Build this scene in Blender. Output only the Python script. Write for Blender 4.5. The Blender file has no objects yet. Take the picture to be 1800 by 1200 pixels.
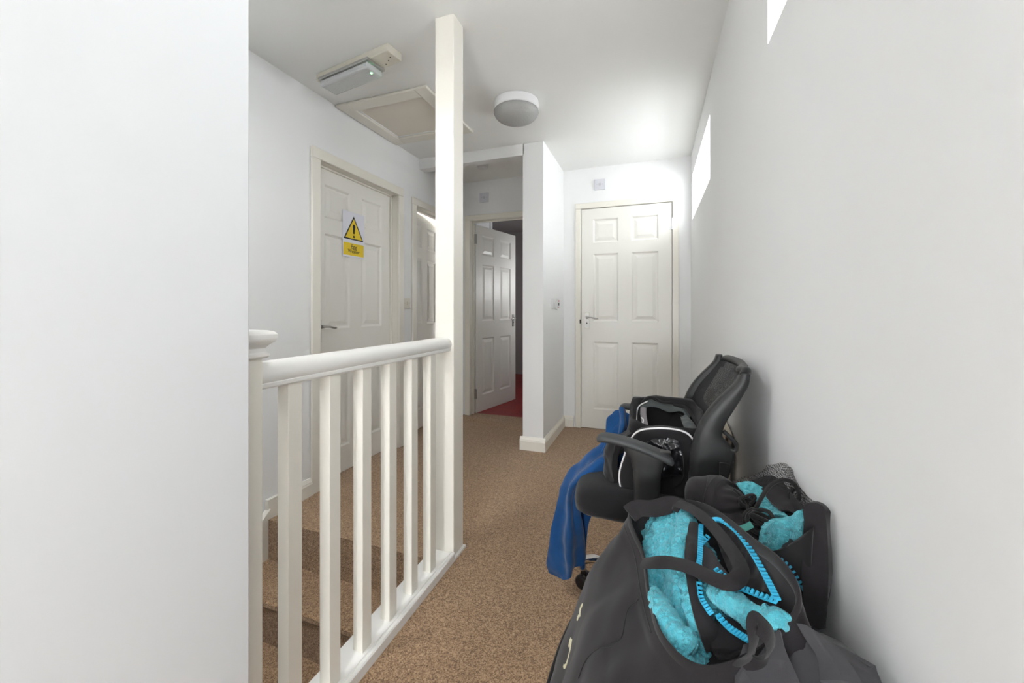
import bpy, bmesh, math, random
from mathutils import Vector, Matrix, noise
C = bpy.context.scene.collection
scene = bpy.context.scene

# ---------------------------------------------------------------- camera, world, light, exposure
EYE = 1.077          # camera height, metres; world: +Y runs down the corridor, +X to its right
cam_data = bpy.data.cameras.new('camera')
cam = bpy.data.objects.new('camera', cam_data)
C.objects.link(cam)
cam.location = (0, 0, EYE)
cam.rotation_euler = (math.radians(90), 0, math.radians(19.75))
cam_data.sensor_width = 36
cam_data.sensor_fit = 'HORIZONTAL'
cam_data.lens = 694 / 1800 * 36
cam_data.shift_y = -56.4 / 1800
cam_data.clip_start = 0.02
scene.camera = cam

world = bpy.data.worlds.new('overcast_sky')
scene.world = world
world.use_nodes = True
bg = world.node_tree.nodes['Background']
bg.inputs['Color'].default_value = (0.955, 0.98, 1.0, 1)
bg.inputs['Strength'].default_value = 19.0

def area_light(name, loc, rot, sx, sy, power, color=(1, 1, 1)):
    l = bpy.data.lights.new(name, 'AREA')
    l.shape = 'RECTANGLE'; l.size = sx; l.size_y = sy; l.energy = power; l.color = color
    o = bpy.data.objects.new(name, l); C.objects.link(o)
    o.location = loc; o.rotation_euler = [math.radians(a) for a in rot]
    return o

# daylight enters by the world sky; each opening gets a sampling portal (it adds no light of its own)
def portal(name, loc, rot, sx, sy):
    o = area_light(name, loc, rot, sx, sy, 1); o.data.cycles.is_portal = True
portal('window_portal', (0.64, 0.90, 1.98), (0, 90, 0), 0.36, 0.70)
portal('window_portal', (0.64, 2.96, 1.98), (0, 90, 0), 0.36, 1.06)
portal('added_rear_window_portal', (-0.1, -2.31, 0.8), (90, 0, 0), 0.55, 0.7)
portal('added_stair_rooflight_portal', (-1.48, 0.36, 2.47), (0, 0, 0), 0.4, 0.46)
portal('added_rooflight_portal', (-0.25, -1.4, 2.47), (0, 0, 0), 0.4, 0.45)
portal('added_end_room_portal', (-0.59, 4.85, 1.4), (0, 90, 0), 0.3, 0.3)
portal('left_room_portal', (-4.11, 3.2, 1.5), (0, -90, 0), 1.2, 1.4)

scene.view_settings.view_transform = 'Standard'
scene.view_settings.look = 'None'
scene.view_settings.gamma = 1
scene.view_settings.use_curve_mapping = False
scene.view_settings.exposure = 1.1

# ---------------------------------------------------------------- materials
def mat(name, color, rough=0.6, metal=0.0, spec=0.5, bump=None, vary=None, sheen=0.0, alpha=1.0, trans=0.0, ior=1.45, coat=0.0):
    m = bpy.data.materials.new(name); m.use_nodes = True
    nt = m.node_tree; b = nt.nodes['Principled BSDF']
    b.inputs['Base Color'].default_value = (*color, 1)
    b.inputs['Roughness'].default_value = rough
    b.inputs['Metallic'].default_value = metal
    b.inputs['Specular IOR Level'].default_value = spec
    b.inputs['Sheen Weight'].default_value = sheen
    b.inputs['Alpha'].default_value = alpha
    b.inputs['Transmission Weight'].default_value = trans
    b.inputs['IOR'].default_value = ior
    b.inputs['Coat Weight'].default_value = coat
    tc = nt.nodes.new('ShaderNodeTexCoord')
    if vary:                                     # (scale, second colour, low, high)
        n = nt.nodes.new('ShaderNodeTexNoise'); n.inputs['Scale'].default_value = vary[0]
        n.inputs['Detail'].default_value = 5
        nt.links.new(tc.outputs['Object'], n.inputs['Vector'])
        r = nt.nodes.new('ShaderNodeValToRGB')
        r.color_ramp.elements[0].position = vary[2]; r.color_ramp.elements[1].position = vary[3]
        r.color_ramp.elements[0].color = (*color, 1); r.color_ramp.elements[1].color = (*vary[1], 1)
        nt.links.new(n.outputs['Fac'], r.inputs['Fac']); nt.links.new(r.outputs['Color'], b.inputs['Base Color'])
    if bump:                                     # (scale, strength, distance)
        n = nt.nodes.new('ShaderNodeTexNoise'); n.inputs['Scale'].default_value = bump[0]
        n.inputs['Detail'].default_value = 6
        nt.links.new(tc.outputs['Object'], n.inputs['Vector'])
        u = nt.nodes.new('ShaderNodeBump'); u.inputs['Strength'].default_value = bump[1]
        u.inputs['Distance'].default_value = bump[2]
        nt.links.new(n.outputs['Fac'], u.inputs['Height']); nt.links.new(u.outputs['Normal'], b.inputs['Normal'])
    return m

def carpet_mat(name, cols, scale=290):
    m = bpy.data.materials.new(name); m.use_nodes = True
    nt = m.node_tree; b = nt.nodes['Principled BSDF']
    b.inputs['Roughness'].default_value = 0.95; b.inputs['Specular IOR Level'].default_value = 0.1
    b.inputs['Sheen Weight'].default_value = 0.25; b.inputs['Sheen Roughness'].default_value = 0.6
    tc = nt.nodes.new('ShaderNodeTexCoord')
    v = nt.nodes.new('ShaderNodeTexVoronoi'); v.inputs['Scale'].default_value = scale
    nt.links.new(tc.outputs['Object'], v.inputs['Vector'])
    s = nt.nodes.new('ShaderNodeSeparateColor'); nt.links.new(v.outputs['Color'], s.inputs['Color'])
    r = nt.nodes.new('ShaderNodeValToRGB'); r.color_ramp.interpolation = 'LINEAR'
    r.color_ramp.elements[0].color = (*cols[0], 1); r.color_ramp.elements[1].color = (*cols[-1], 1)
    for i, c in enumerate(cols[1:-1]):
        e = r.color_ramp.elements.new((i + 1) / (len(cols) - 1)); e.color = (*c, 1)
    n2 = nt.nodes.new('ShaderNodeTexNoise'); n2.inputs['Scale'].default_value = 70; n2.inputs['Detail'].default_value = 4
    nt.links.new(tc.outputs['Object'], n2.inputs['Vector'])
    ma = nt.nodes.new('ShaderNodeMath'); ma.operation = 'MULTIPLY_ADD'; ma.inputs[1].default_value = 0.45
    nt.links.new(n2.outputs['Fac'], ma.inputs[0])
    mb = nt.nodes.new('ShaderNodeMath'); mb.operation = 'MULTIPLY'; mb.inputs[1].default_value = 0.58
    nt.links.new(s.outputs['Red'], mb.inputs[0]); nt.links.new(mb.outputs[0], ma.inputs[2])
    nt.links.new(ma.outputs[0], r.inputs['Fac']); nt.links.new(r.outputs['Color'], b.inputs['Base Color'])
    u = nt.nodes.new('ShaderNodeBump'); u.inputs['Strength'].default_value = 0.6; u.inputs['Distance'].default_value = 0.004
    n3 = nt.nodes.new('ShaderNodeTexNoise'); n3.inputs['Scale'].default_value = 420; n3.inputs['Detail'].default_value = 3
    nt.links.new(tc.outputs['Object'], n3.inputs['Vector'])
    nt.links.new(n3.outputs['Fac'], u.inputs['Height']); nt.links.new(u.outputs['Normal'], b.inputs['Normal'])
    return m

M = {}
M['wall'] = mat('wall_paint', (0.885, 0.885, 0.88), 0.75, bump=(60, 0.05, 0.002), vary=(1.3, (0.90, 0.90, 0.897), 0.35, 0.65))
M['cool_wall_darkened'] = mat('cool_white_paint_darkened', (0.79, 0.80, 0.81), 0.75, bump=(60, 0.05, 0.002), vary=(1.3, (0.805, 0.815, 0.825), 0.35, 0.65))  # cool wall tint, darkened further to hold down the light on this wall
M['prism'] = mat('prismatic_glass', (0.74, 0.74, 0.72), 0.18, trans=0.5, ior=1.35, bump=(90, 0.8, 0.004))
M['ceiling'] = mat('ceiling_paint', (0.91, 0.91, 0.885), 0.85, bump=(40, 0.05, 0.002), vary=(1.1, (0.925, 0.925, 0.905), 0.35, 0.65))
M['gloss'] = mat('cream_gloss_paint', (0.87, 0.835, 0.755), 0.32, coat=0.15, bump=(25, 0.04, 0.002))
M['door'] = mat('door_paint', (0.87, 0.85, 0.795), 0.38, bump=(90, 0.05, 0.001))
M['rail'] = mat('white_satin_paint', (0.83, 0.815, 0.78), 0.3, coat=0.1)
M['hatch'] = mat('hatch_board', (0.84, 0.78, 0.69), 0.7, vary=(4, (0.87, 0.82, 0.74), 0.3, 0.7))
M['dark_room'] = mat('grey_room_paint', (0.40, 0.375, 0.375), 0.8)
M['red_vinyl'] = mat('red_vinyl', (0.33, 0.035, 0.032), 0.45, vary=(9, (0.26, 0.025, 0.025), 0.4, 0.6))
M['carpet'] = carpet_mat('brown_heather_carpet', [(0.055, 0.026, 0.012), (0.18, 0.098, 0.048), (0.34, 0.205, 0.108), (0.49, 0.32, 0.18), (0.68, 0.50, 0.32)])
M['chrome'] = mat('chrome', (0.72, 0.72, 0.72), 0.18, metal=1)
M['steel'] = mat('satin_steel', (0.50, 0.49, 0.47), 0.38, metal=1)
M['dark_steel'] = mat('dark_latch', (0.03, 0.027, 0.024), 0.4, metal=0.6)
M['white_plastic'] = mat('white_plastic', (0.82, 0.82, 0.82), 0.3)
M['grey_plastic'] = mat('pale_grey_plastic', (0.55, 0.55, 0.58), 0.4)
M['cream_plastic'] = mat('cream_plastic', (0.72, 0.68, 0.58), 0.35)
M['red'] = mat('red_print', (0.6, 0.03, 0.03), 0.5)
M['clear'] = mat('clear_diffuser', (0.90, 0.92, 0.92), 0.15, trans=0.35, ior=1.3, bump=(160, 0.5, 0.003))
def pane_mat():
    m = bpy.data.materials.new('window_glass'); m.use_nodes = True
    nt = m.node_tree; nt.nodes.clear()
    o = nt.nodes.new('ShaderNodeOutputMaterial'); t = nt.nodes.new('ShaderNodeBsdfTransparent'); g = nt.nodes.new('ShaderNodeBsdfGlossy')
    t.inputs['Color'].default_value = (0.57, 0.575, 0.575, 1); g.inputs['Roughness'].default_value = 0.02
    x = nt.nodes.new('ShaderNodeMixShader'); x.inputs['Fac'].default_value = 0.05
    nt.links.new(t.outputs[0], x.inputs[1]); nt.links.new(g.outputs[0], x.inputs[2]); nt.links.new(x.outputs[0], o.inputs['Surface'])
    return m
M['glass'] = pane_mat()
M['sign_white'] = mat('sign_paper', (0.80, 0.80, 0.87), 0.5)
M['sign_yellow'] = mat('sign_yellow', (0.86, 0.62, 0.03), 0.5)
M['ink'] = mat('ink_black', (0.02, 0.02, 0.022), 0.5)
M['alarm_plate'] = mat('alarm_plate_plastic', (0.70, 0.70, 0.745), 0.45)
M['frame_white'] = mat('window_frame_pvc', (0.85, 0.85, 0.86), 0.3)

# ---------------------------------------------------------------- mesh helpers
ORG = {}
class MB:
    def __init__(s): s.v = []; s.f = []; s.m = []; s.mi = 0
    def add(s, vs, fs):
        n = len(s.v); s.v += [tuple(v) for v in vs]
        s.f += [[i + n for i in f] for f in fs]; s.m += [s.mi] * len(fs)
    def box(s, x0, x1, y0, y1, z0, z1):
        s.add([(x, y, z) for x in (x0, x1) for y in (y0, y1) for z in (z0, z1)],
              [(0, 1, 3, 2), (4, 6, 7, 5), (0, 4, 5, 1), (2, 3, 7, 6), (0, 2, 6, 4), (1, 5, 7, 3)])
    def grid(s, rows, closed_u=False, closed_v=False):
        nr, nc = len(rows), len(rows[0])
        vs = [p for r in rows for p in r]; fs = []
        for i in range(nr if closed_v else nr - 1):
            for j in range(nc if closed_u else nc - 1):
                a, b = i, (i + 1) % nr; c, d = j, (j + 1) % nc
                fs.append((a * nc + c, a * nc + d, b * nc + d, b * nc + c))
        s.add(vs, fs)
    def loft(s, loops, caps=True):
        n0 = len(s.v); s.grid(loops, closed_u=True); n = len(loops[0])
        if caps:
            s.f.append([n0 + i for i in range(n)][::-1]); s.m.append(s.mi)
            b = n0 + (len(loops) - 1) * n
            s.f.append([b + i for i in range(n)]); s.m.append(s.mi)
    def prism(s, outline, d):                  # outline: 3D points of a planar polygon, d: extrusion vector
        d = Vector(d); a = [Vector(p) for p in outline]
        s.loft([a, [p + d for p in a]])
    def tube(s, path, r, n=10, closed=False, flat=None):
        path = [Vector(p) for p in path]; loops = []; N = len(path)
        rr = r if isinstance(r, (list, tuple)) else [r] * N
        prev = None
        for i, p in enumerate(path):
            t = (path[(i + 1) % N] - path[i - 1]) if closed else (path[min(i + 1, N - 1)] - path[max(i - 1, 0)])
            if t.length < 1e-9: t = Vector((0, 0, 1))
            t.normalize()
            if prev is None:
                prev = t.orthogonal().normalized()
            prev = (prev - t * prev.dot(t)).normalized()
            b = t.cross(prev)
            loops.append([p + (prev * math.cos(2 * math.pi * k / n) + b * math.sin(2 * math.pi * k / n)) * rr[i] for k in range(n)])
        if closed: s.grid(loops, closed_u=True, closed_v=True)
        else: s.loft(loops)
    def lathe(s, prof, c, n=48, axis='Z'):     # prof: (r, h) pairs
        loops = []
        for r, h in prof:
            l = []
            for k in range(n):
                a = 2 * math.pi * k / n; u, w = r * math.cos(a), r * math.sin(a)
                l.append({'Z': (c[0] + u, c[1] + w, c[2] + h), 'Y': (c[0] + w, c[1] + h, c[2] + u), 'X': (c[0] + h, c[1] + u, c[2] + w)}[axis])
            loops.append(l)
        s.loft(loops)
    def build(s, name, mats, parent=None, bevel=0, smooth=False, angle=40, seg=2, subsurf=0):
        o0 = ORG.get(parent.name, Vector()) if parent else Vector()
        me = bpy.data.meshes.new(name)
        me.from_pydata([Vector(v) - o0 for v in s.v], [], s.f)
        bm = bmesh.new(); bm.from_mesh(me)
        bmesh.ops.recalc_face_normals(bm, faces=bm.faces)
        bm.to_mesh(me); bm.free()
        for m in (mats if isinstance(mats, list) else [mats]): me.materials.append(m)
        for p, mi in zip(me.polygons, s.m): p.material_index = mi
        o = bpy.data.objects.new(name, me); C.objects.link(o)
        if parent: o.parent = parent
        ORG[o.name] = o0
        if bevel:
            b = o.modifiers.new('bevel', 'BEVEL'); b.width = bevel; b.segments = seg; b.limit_method = 'ANGLE'; b.angle_limit = math.radians(35)
            b.harden_normals = False
        if subsurf:
            b = o.modifiers.new('subsurf', 'SUBSURF'); b.levels = b.render_levels = subsurf
        if smooth or bevel:
            for p in me.polygons: p.use_smooth = True
            if not smooth or angle < 180:
                me.set_sharp_from_angle(angle=math.radians(angle))
        return o
def boxes(*bs):
    m = MB()
    for b in bs: m.box(*b)
    return m
def thing(name, label, cat, loc=(0, 0, 0), group=None):
    o = bpy.data.objects.new(name, None); C.objects.link(o); o.location = loc
    o.empty_display_size = 0.05
    ORG[o.name] = Vector(loc)
    o['label'] = label; o['category'] = cat
    if group: o['group'] = group
    return o
def tag(o, label, cat, group=None):
    o['label'] = label; o['category'] = cat
    if group: o['group'] = group
    return o
def struct(o, label=None):
    o['kind'] = 'structure'
    if label: o['label'] = label
    return o
def anchor(name, loc, label=None):
    o = bpy.data.objects.new(name, None); C.objects.link(o); o.location = loc
    o.empty_display_size = 0.05; ORG[o.name] = Vector(loc); o['kind'] = 'structure'
    if label: o['label'] = label
    return o

def cr(p0, p1, p2, p3, t):                     # Catmull-Rom
    return 0.5 * ((2 * p1) + (p2 - p0) * t + (2 * p0 - 5 * p1 + 4 * p2 - p3) * t * t + (3 * p1 - p0 - 3 * p2 + p3) * t ** 3)
def smooth_path(pts, n, closed=False):
    pts = [Vector(p) for p in pts]; out = []; N = len(pts)
    segs = N if closed else N - 1
    tot = n if closed else n - 1
    for i in range(n):
        f = i / tot * segs
        k = min(int(f), segs - 1); t = f - k
        g = (lambda j: pts[j % N]) if closed else (lambda j: pts[max(0, min(N - 1, j))] if 0 <= j < N else (2 * pts[0] - pts[1] if j < 0 else 2 * pts[-1] - pts[-2]))
        out.append(cr(g(k - 1), g(k), g(k + 1), g(k + 2), t))
    return out
def smooth_grid(ctrl, nu, nv, closed_u=False):
    rows = [smooth_path(r, nu, closed_u) for r in ctrl]
    cols = [smooth_path([r[j] for r in rows], nv) for j in range(nu)]
    return [[cols[j][i] for j in range(nu)] for i in range(nv)]
def grid_normals(g, closed_u=False):
    nr, nc = len(g), len(g[0]); out = []
    for i in range(nr):
        row = []
        for j in range(nc):
            if closed_u: du = g[i][(j + 1) % nc] - g[i][j - 1]
            else: du = g[i][min(j + 1, nc - 1)] - g[i][max(j - 1, 0)]
            dv = g[min(i + 1, nr - 1)][j] - g[max(i - 1, 0)][j]
            n = du.cross(dv)
            row.append(n.normalized() if n.length > 1e-12 else Vector((0, 0, 1)))
        out.append(row)
    return out

# ================================================================ the setting
H = 2.355
XR, XL, XP, XPL = 0.293, -1.877, -0.786, -0.953     # right wall, left wall, pier faces
YB, YP, YS = 3.60, 2.895, 1.485                      # back wall, pier end, stair head
T = 0.34                                             # outer wall thickness
XN = -0.78                                           # near left wall face
NW = 0.58                                            # where the near left wall ends

# floor: landing carpet, with the stairwell left open
fl = MB()
fl.box(-0.90, XR + 0.02, -2.2, YB + 0.09, -0.04, 0)
fl.box(XL - 0.12, -0.90, YS - .004, YB + 0.09, -0.04, 0)
struct(fl.build('floor', M['carpet']), 'brown heather carpet of the landing')
# worn ridge in the carpet in front of the open doorway at the end
rows = []
for i in range(25):
    t = i / 24; row = []
    for j in range(13):
        u = j / 12
        a = Vector((-1.86, 3.515, 0)).lerp(Vector((-0.97, 3.25, 0)), u); b = Vector((-1.74, 3.69, 0)).lerp(Vector((-0.97, 3.69, 0)), u)
        p = a.lerp(b, t * 1.0)
        p.z = 0.001 + 0.014 * min(1, t * 4) ** 0.6
        row.append(p)
    rows.append(row)
rg = MB(); rg.grid(rows)
struct(rg.build('floor_threshold', M['carpet'], smooth=True), 'raised carpet ridge before the open doorway')
struct(boxes((-2.6, -0.6, YB + 0.09, 6.2, -0.04, 0.006)).build('floor_red', M['red_vinyl']), 'red vinyl floor of the room beyond the open door')

# ceiling with loft hatch opening
HX0, HX1, HY0, HY1 = -1.785, -1.30, 2.035, 2.475
c = MB()
SK = (-.45, -.05, -1.625, -1.175)                      # unseen rooflight added behind the viewpoint for soft fill
c.box(-2.05, HX0, -2.2, 3.75, H, H + .1); c.box(HX1, XR + T, SK[3], 3.75, H, H + .1); c.box(HX1, XR + T, -2.2, SK[2], H, H + .1)
c.box(HX1, SK[0], SK[2], SK[3], H, H + .1); c.box(SK[1], XR + T, SK[2], SK[3], H, H + .1)
c.box(HX0, HX1, HY1, 3.75, H, H + .1)
SR = (-1.68, -1.28, 0.13, 0.59)                     # unseen rooflight added over the stairs to light the left wall
c.v = []; c.f = []; c.m = []
ops = [(HX0, HX1, HY0, HY1), SK, SR]
xs_ = sorted({-2.05, XR + T} | {v for o in ops for v in o[:2]}); ys_ = sorted({-2.2, 3.75} | {v for o in ops for v in o[2:]})
for i in range(len(xs_) - 1):
    for j in range(len(ys_) - 1):
        mx, my = (xs_[i] + xs_[i + 1]) / 2, (ys_[j] + ys_[j + 1]) / 2
        if not any(o[0] < mx < o[1] and o[2] < my < o[3] for o in ops):
            c.box(xs_[i], xs_[i + 1], ys_[j], ys_[j + 1], H, H + .1)
struct(c.build('ceiling', M['ceiling']))

def wall_x(name, x0, x1, y0, y1, z0, z1, holes, m=None):   # wall lying along Y with rectangular holes (ya, yb, za, zb)
    w = MB(); y = y0
    for ya, yb, za, zb in sorted(holes):
        w.box(x0, x1, y, ya, z0, z1)
        if za > z0: w.box(x0, x1, ya, yb, z0, za)
        if zb < z1: w.box(x0, x1, ya, yb, zb, z1)
        y = yb
    w.box(x0, x1, y, y1, z0, z1)
    return struct(w.build(name, m or M['wall']))
WZ0, WZ1 = 1.80, 2.16
WINS = [(0.55, 1.25), (2.43, 3.49)]
wall_x('wall_right', XR, XR + T, -2.2, YB + .12, -0.05, H + .1, [(a, b, WZ0, WZ1) for a, b in WINS])
D1 = (1.825, 2.590); D2 = (2.835, 3.560); DH = 1.965
wall_x('wall_left', XL - .12, XL, -2.2, YB + .12, -2.7, H + .1, [(D1[0] - .03, D1[1] + .03, -.03, DH + .03), (D2[0] - .03, D2[1] + .03, -.03, DH + .03)])
# back wall with two door openings
D4 = (-0.621, 0.145); D3 = (-1.735, -0.965); DH4 = 1.985
w = MB()
w.box(XL - .02, D3[0] - .03, YB, YB + .1, 0, H); w.box(D3[0] - .03, XPL, YB, YB + .1, DH + .03, H)
w.box(XPL, D4[0] - .03, YB, YB + .1, 0, H); w.box(D4[0] - .03, D4[1] + .03, YB, YB + .1, DH4 + .03, H)
w.box(D4[1] + .03, XR + .01, YB, YB + .1, 0, H)
struct(w.build('wall_back', M['wall']))
struct(boxes((D4[0] - .2, D4[1] + .2, YB + .1, YB + .14, 0, H)).build('wall_closet', M['wall']), 'wall closing the space behind the end door')
struct(boxes((XPL, XP, YP, YB + .01, 0, H)).build('wall_pier', M['wall'], bevel=.004), 'short white wall between the two end doorways')
struct(boxes((XL - .01, XPL + .01, YP, YP + .085, 2.267, H)).build('trim_1', M['wall']), 'white boxed beam across the ceiling before the open doorway')
struct(boxes((XN - .11, XN, -2.2, NW, -2.7, H)).build('wall_near_left', M['cool_wall_darkened'], bevel=.003), 'white wall at the left edge beside the stairwell')
# wall behind the camera, with an unseen window added for fill light
w = MB()
w.box(-2.0, -1.2, -2.3, -2.2, -2.7, H)
w.box(-1.2, -0.4, -2.3, -2.2, -2.7, H); w.box(0.2, XR + T, -2.3, -2.2, 0, H)
w.box(-0.4, 0.2, -2.3, -2.2, 0, .45); w.box(-0.4, 0.2, -2.3, -2.2, 1.12, H)
struct(w.build('wall_rear', M['wall']))
# stairwell closing surfaces
struct(boxes((XL - .02, -0.80, -2.2, YS + 0.02, -2.74, -2.7)).build('floor_downstairs', M['carpet']), 'carpet at the foot of the stairs')
struct(boxes((-0.91, -0.80, NW, YS + .03, -2.7, -0.002)).build('wall_stairwell', M['wall']), 'white wall lining the stairwell below the balustrade')

# windows: frame and pane near the outer face of the wall
for k, (a, b) in enumerate(WINS):
    wr = anchor('window_%d' % (k + 1), (XR + T - .06, (a + b) / 2, WZ0), 'high narrow side window in the right wall')
    f = MB(); xo, xi = XR + T - .07, XR + T - .01
    f.box(xo, xi, a, b, WZ0, WZ0 + .035); f.box(xo, xi, a, b, WZ1 - .035, WZ1)
    f.box(xo, xi, a, a + .035, WZ0 + .035, WZ1 - .035); f.box(xo, xi, b - .035, b, WZ0 + .035, WZ1 - .035)
    f.build('window_frame', M['frame_white'], wr, bevel=.003)
    boxes((xo + .028, xo + .032, a + .035, b - .035, WZ0 + .035, WZ1 - .035)).build('window_pane', M['glass'], wr)
for nm, lab, x0, x1, z0, z1 in (('window_3', 'small unseen window added behind the viewpoint for fill light', -.4, .2, .45, 1.12),):
    wr = anchor(nm, ((x0 + x1) / 2, -2.25, z0), lab)
    f = MB(); f.box(x0, x1, -2.28, -2.22, z0, z0 + .04); f.box(x0, x1, -2.28, -2.22, z1 - .04, z1); f.box(x0, x0 + .04, -2.28, -2.22, z0, z1); f.box(x1 - .04, x1, -2.28, -2.22, z0, z1)
    f.build('window_frame', M['frame_white'], wr)

# rooms beyond the doors
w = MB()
w.box(-2.7, -2.6, YB + .1, 6.3, 0, H); w.box(-0.7, -0.6, YB + .14, 4.7, 0, H); w.box(-0.7, -0.6, 5.0, 6.3, 0, H); w.box(-0.7, -0.6, 4.7, 5.0, 0, 1.25); w.box(-0.7, -0.6, 4.7, 5.0, 1.55, H); w.box(-2.7, -0.6, 6.2, 6.3, 0, H)  # right-wall gap: unseen opening added to light the open door leaf
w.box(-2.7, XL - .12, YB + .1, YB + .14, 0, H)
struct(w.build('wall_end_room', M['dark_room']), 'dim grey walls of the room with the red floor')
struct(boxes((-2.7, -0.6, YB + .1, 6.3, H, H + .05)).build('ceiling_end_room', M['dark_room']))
w = MB()
w.box(-4.1, -4.0, 1.0, 2.5, 0, H); w.box(-4.1, -4.0, 3.9, 4.8, 0, H); w.box(-4.1, -4.0, 2.5, 3.9, 0, .9); w.box(-4.1, -4.0, 2.5, 3.9, 2.1, H); w.box(-4.1, XL - .1, .95, 1.0, 0, H); w.box(-4.1, XL - .1, 4.7, 4.75, 0, H)
w.box(XL - .16, XL - .12, YB + .12, 4.75, 0, H)
struct(w.build('wall_left_room', M['wall']), 'white walls of the bright room on the left')
struct(boxes((-4.1, XL - .12, .95, 4.75, H, H + .05)).build('ceiling_left_room', M['ceiling']))
struct(boxes((-4.1, XL - .12, .95, 4.75, -.05, 0)).build('floor_left_room', M['carpet']))

# baseboards: moulded profile run along a wall line
def baseboard(name, runs, h=.10, label=None, m=None):
    b = MB()
    for (x0, y0, x1, y1, nx, ny) in runs:       # n = direction out of the wall
        prof = [(0, 0), (.018, 0), (.018, h * .68), (.015, h * .76), (.015, h * .80), (.008, h * .93), (.005, h), (0, h)]
        a = [(x0 + nx * d, y0 + ny * d, z) for d, z in prof]
        e = [(x1 + nx * d, y1 + ny * d, z) for d, z in prof]
        b.loft([a, e])
    return struct(b.build(name, m or M['gloss']), label)
baseboard('baseboard_pier', [(XPL - .018, YP, XP + .018, YP, 0, -1), (XP, YP, XP, YB, 1, 0), (XPL, YP, XPL, YB, -1, 0)])
baseboard('baseboard_back', [(XP + .01, YB, -.69, YB, 0, -1), (.19, YB, XR, YB, 0, -1)])
baseboard('baseboard_right', [(XR, -2.2, XR, YB, -1, 0)])
baseboard('baseboard_left', [(XL, 1.545, XL, 1.768, 1, 0), (XL, 2.655, XL, 2.745, 1, 0)])
baseboard('baseboard_near_left', [(XN, -2.2, XN, NW, 1, 0)])

# staircase going down towards the camera along the left wall
st = thing('staircase', 'brown carpeted stairs going down behind the balustrade', 'stairs', (-1.39, YS, -2.7))
s = MB(); prof = []
RISE, GO = 0.2, 0.22
y, z = YS, 0.0
prof.append((YS - .004, -.041))
for k in range(13):
    if k: prof += [(y + .004, z), (y - .006, z - .006), (y - .008, z - .022)]
    prof += [(y + .004, z - .041), (y + .012, z - RISE)]
    z -= RISE; y -= GO
prof += [(y - .2, z), (y - .2, z - .1), (YS - .004, -2.7)]
s.loft([[(XL + .012, a, b) for a, b in prof], [(-.912, a, b) for a, b in prof]])
s.build('stair_carpet', M['carpet'], st)
# string board: rises with the stairs, stepped block at the head
sb = MB()
pts = [(1.548, .0), (1.548, .10), (1.478, .10), (1.478, .04), (1.478 - 2.6, .04 - 2.36), (1.478 - 2.6, -.30 - 2.36), (1.53, -.235), (1.53, 0)]
sb.prism([(XL + .001, a, b) for a, b in pts], (.02, 0, 0))
pts = [(1.485, .055), (1.478 - 2.6, .055 - 2.36), (1.478 - 2.6, .03 - 2.36), (1.485, .03)]
sb.prism([(XL, a, b) for a, b in pts], (.03, 0, 0))
sb.build('string_board', M['gloss'], st)

# ---------------------------------------------------------------- doors
ROWS = [(.096, .307), (.408, 1.017), (1.20, 1.81)]
def leaf_mesh(w, h, t=.036):
    """six-panel leaf: x 0..w from the hinge, y 0..t thickness, z 0..h"""
    m = MB()
    k = w / .762
    cols = [(.105 * k, .325 * k), (.437 * k, .657 * k)]
    xs = [0, cols[0][0], cols[0][1], cols[1][0], cols[1][1], w]
    kz = h / 1.981
    rows = [(h - b * kz, h - a * kz) for a, b in ROWS][::-1]
    zs = [0] + [v for r in rows for v in r] + [h]
    for face, sg in ((0.0, 1), (t, -1)):
        for i in range(5):
            for j in range(7):
                x0, x1, z0, z1 = xs[i], xs[i + 1], zs[j], zs[j + 1]
                if i in (1, 3) and j in (1, 3, 5):
                    rings = [(0, 0), (.006, .004), (.012, .010), (.022, .010), (.048, .003)]
                    loops = [[(x0 + a, face + sg * d, z0 + a), (x1 - a, face + sg * d, z0 + a), (x1 - a, face + sg * d, z1 - a), (x0 + a, face + sg * d, z1 - a)] for a, d in rings]
                    n0 = len(m.v); m.grid(loops, closed_u=True)
                    b = n0 + 16; m.f.append([b, b + 1, b + 2, b + 3]); m.m.append(m.mi)
                else:
                    m.add([(x0, face, z0), (x1, face, z0), (x1, face, z1), (x0, face, z1)], [(0, 1, 2, 3)])
    m.add([(0, 0, 0), (w, 0, 0), (w, 0, h), (0, 0, h), (0, t, 0), (w, t, 0), (w, t, h), (0, t, h)],
          [(0, 4, 5, 1), (1, 5, 6, 2), (2, 6, 7, 3), (3, 7, 4, 0)])
    return m
def place(m, origin, ang, flip=False):
    """move a leaf-space mesh to the world: x axis along angle ang"""
    c, s_ = math.cos(ang), math.sin(ang); out = []
    for x, y, z in m.v:
        if flip: y = -y
        out.append((origin[0] + x * c - y * s_, origin[1] + x * s_ + y * c, origin[2] + z))
    m.v = out; return m
def lever_mesh(side=1, l=.105):
    """lever handle in leaf space about its own spindle: plate on the -y face, lever pointing +x*side"""
    pl = boxes((-.019, .019, -.006, 0, -.085, .055))
    ro = MB(); ro.lathe([(.009, -.034), (.011, -.03), (.011, -.01), (.014, -.006), (.014, 0)], (0, 0, .012), 20, 'Y')
    le = MB(); path = smooth_path([(0, -.034, .012), (side * .02, -.044, .013), (side * .05, -.047, .011), (side * .08, -.045, .003), (side * l, -.043, .002)], 16)
    le.tube(path, [.0085, .0085] + [.0065] * 12 + [.006, .004], 10)
    kh = MB(); kh.lathe([(.006, -.008), (.006, -.005)], (0, 0, -.04), 16, 'Y')
    return pl, ro, le, kh
def shift(m, dx, dy, dz): m.v = [(x + dx, y + dy, z + dz) for x, y, z in m.v]; return m
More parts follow.
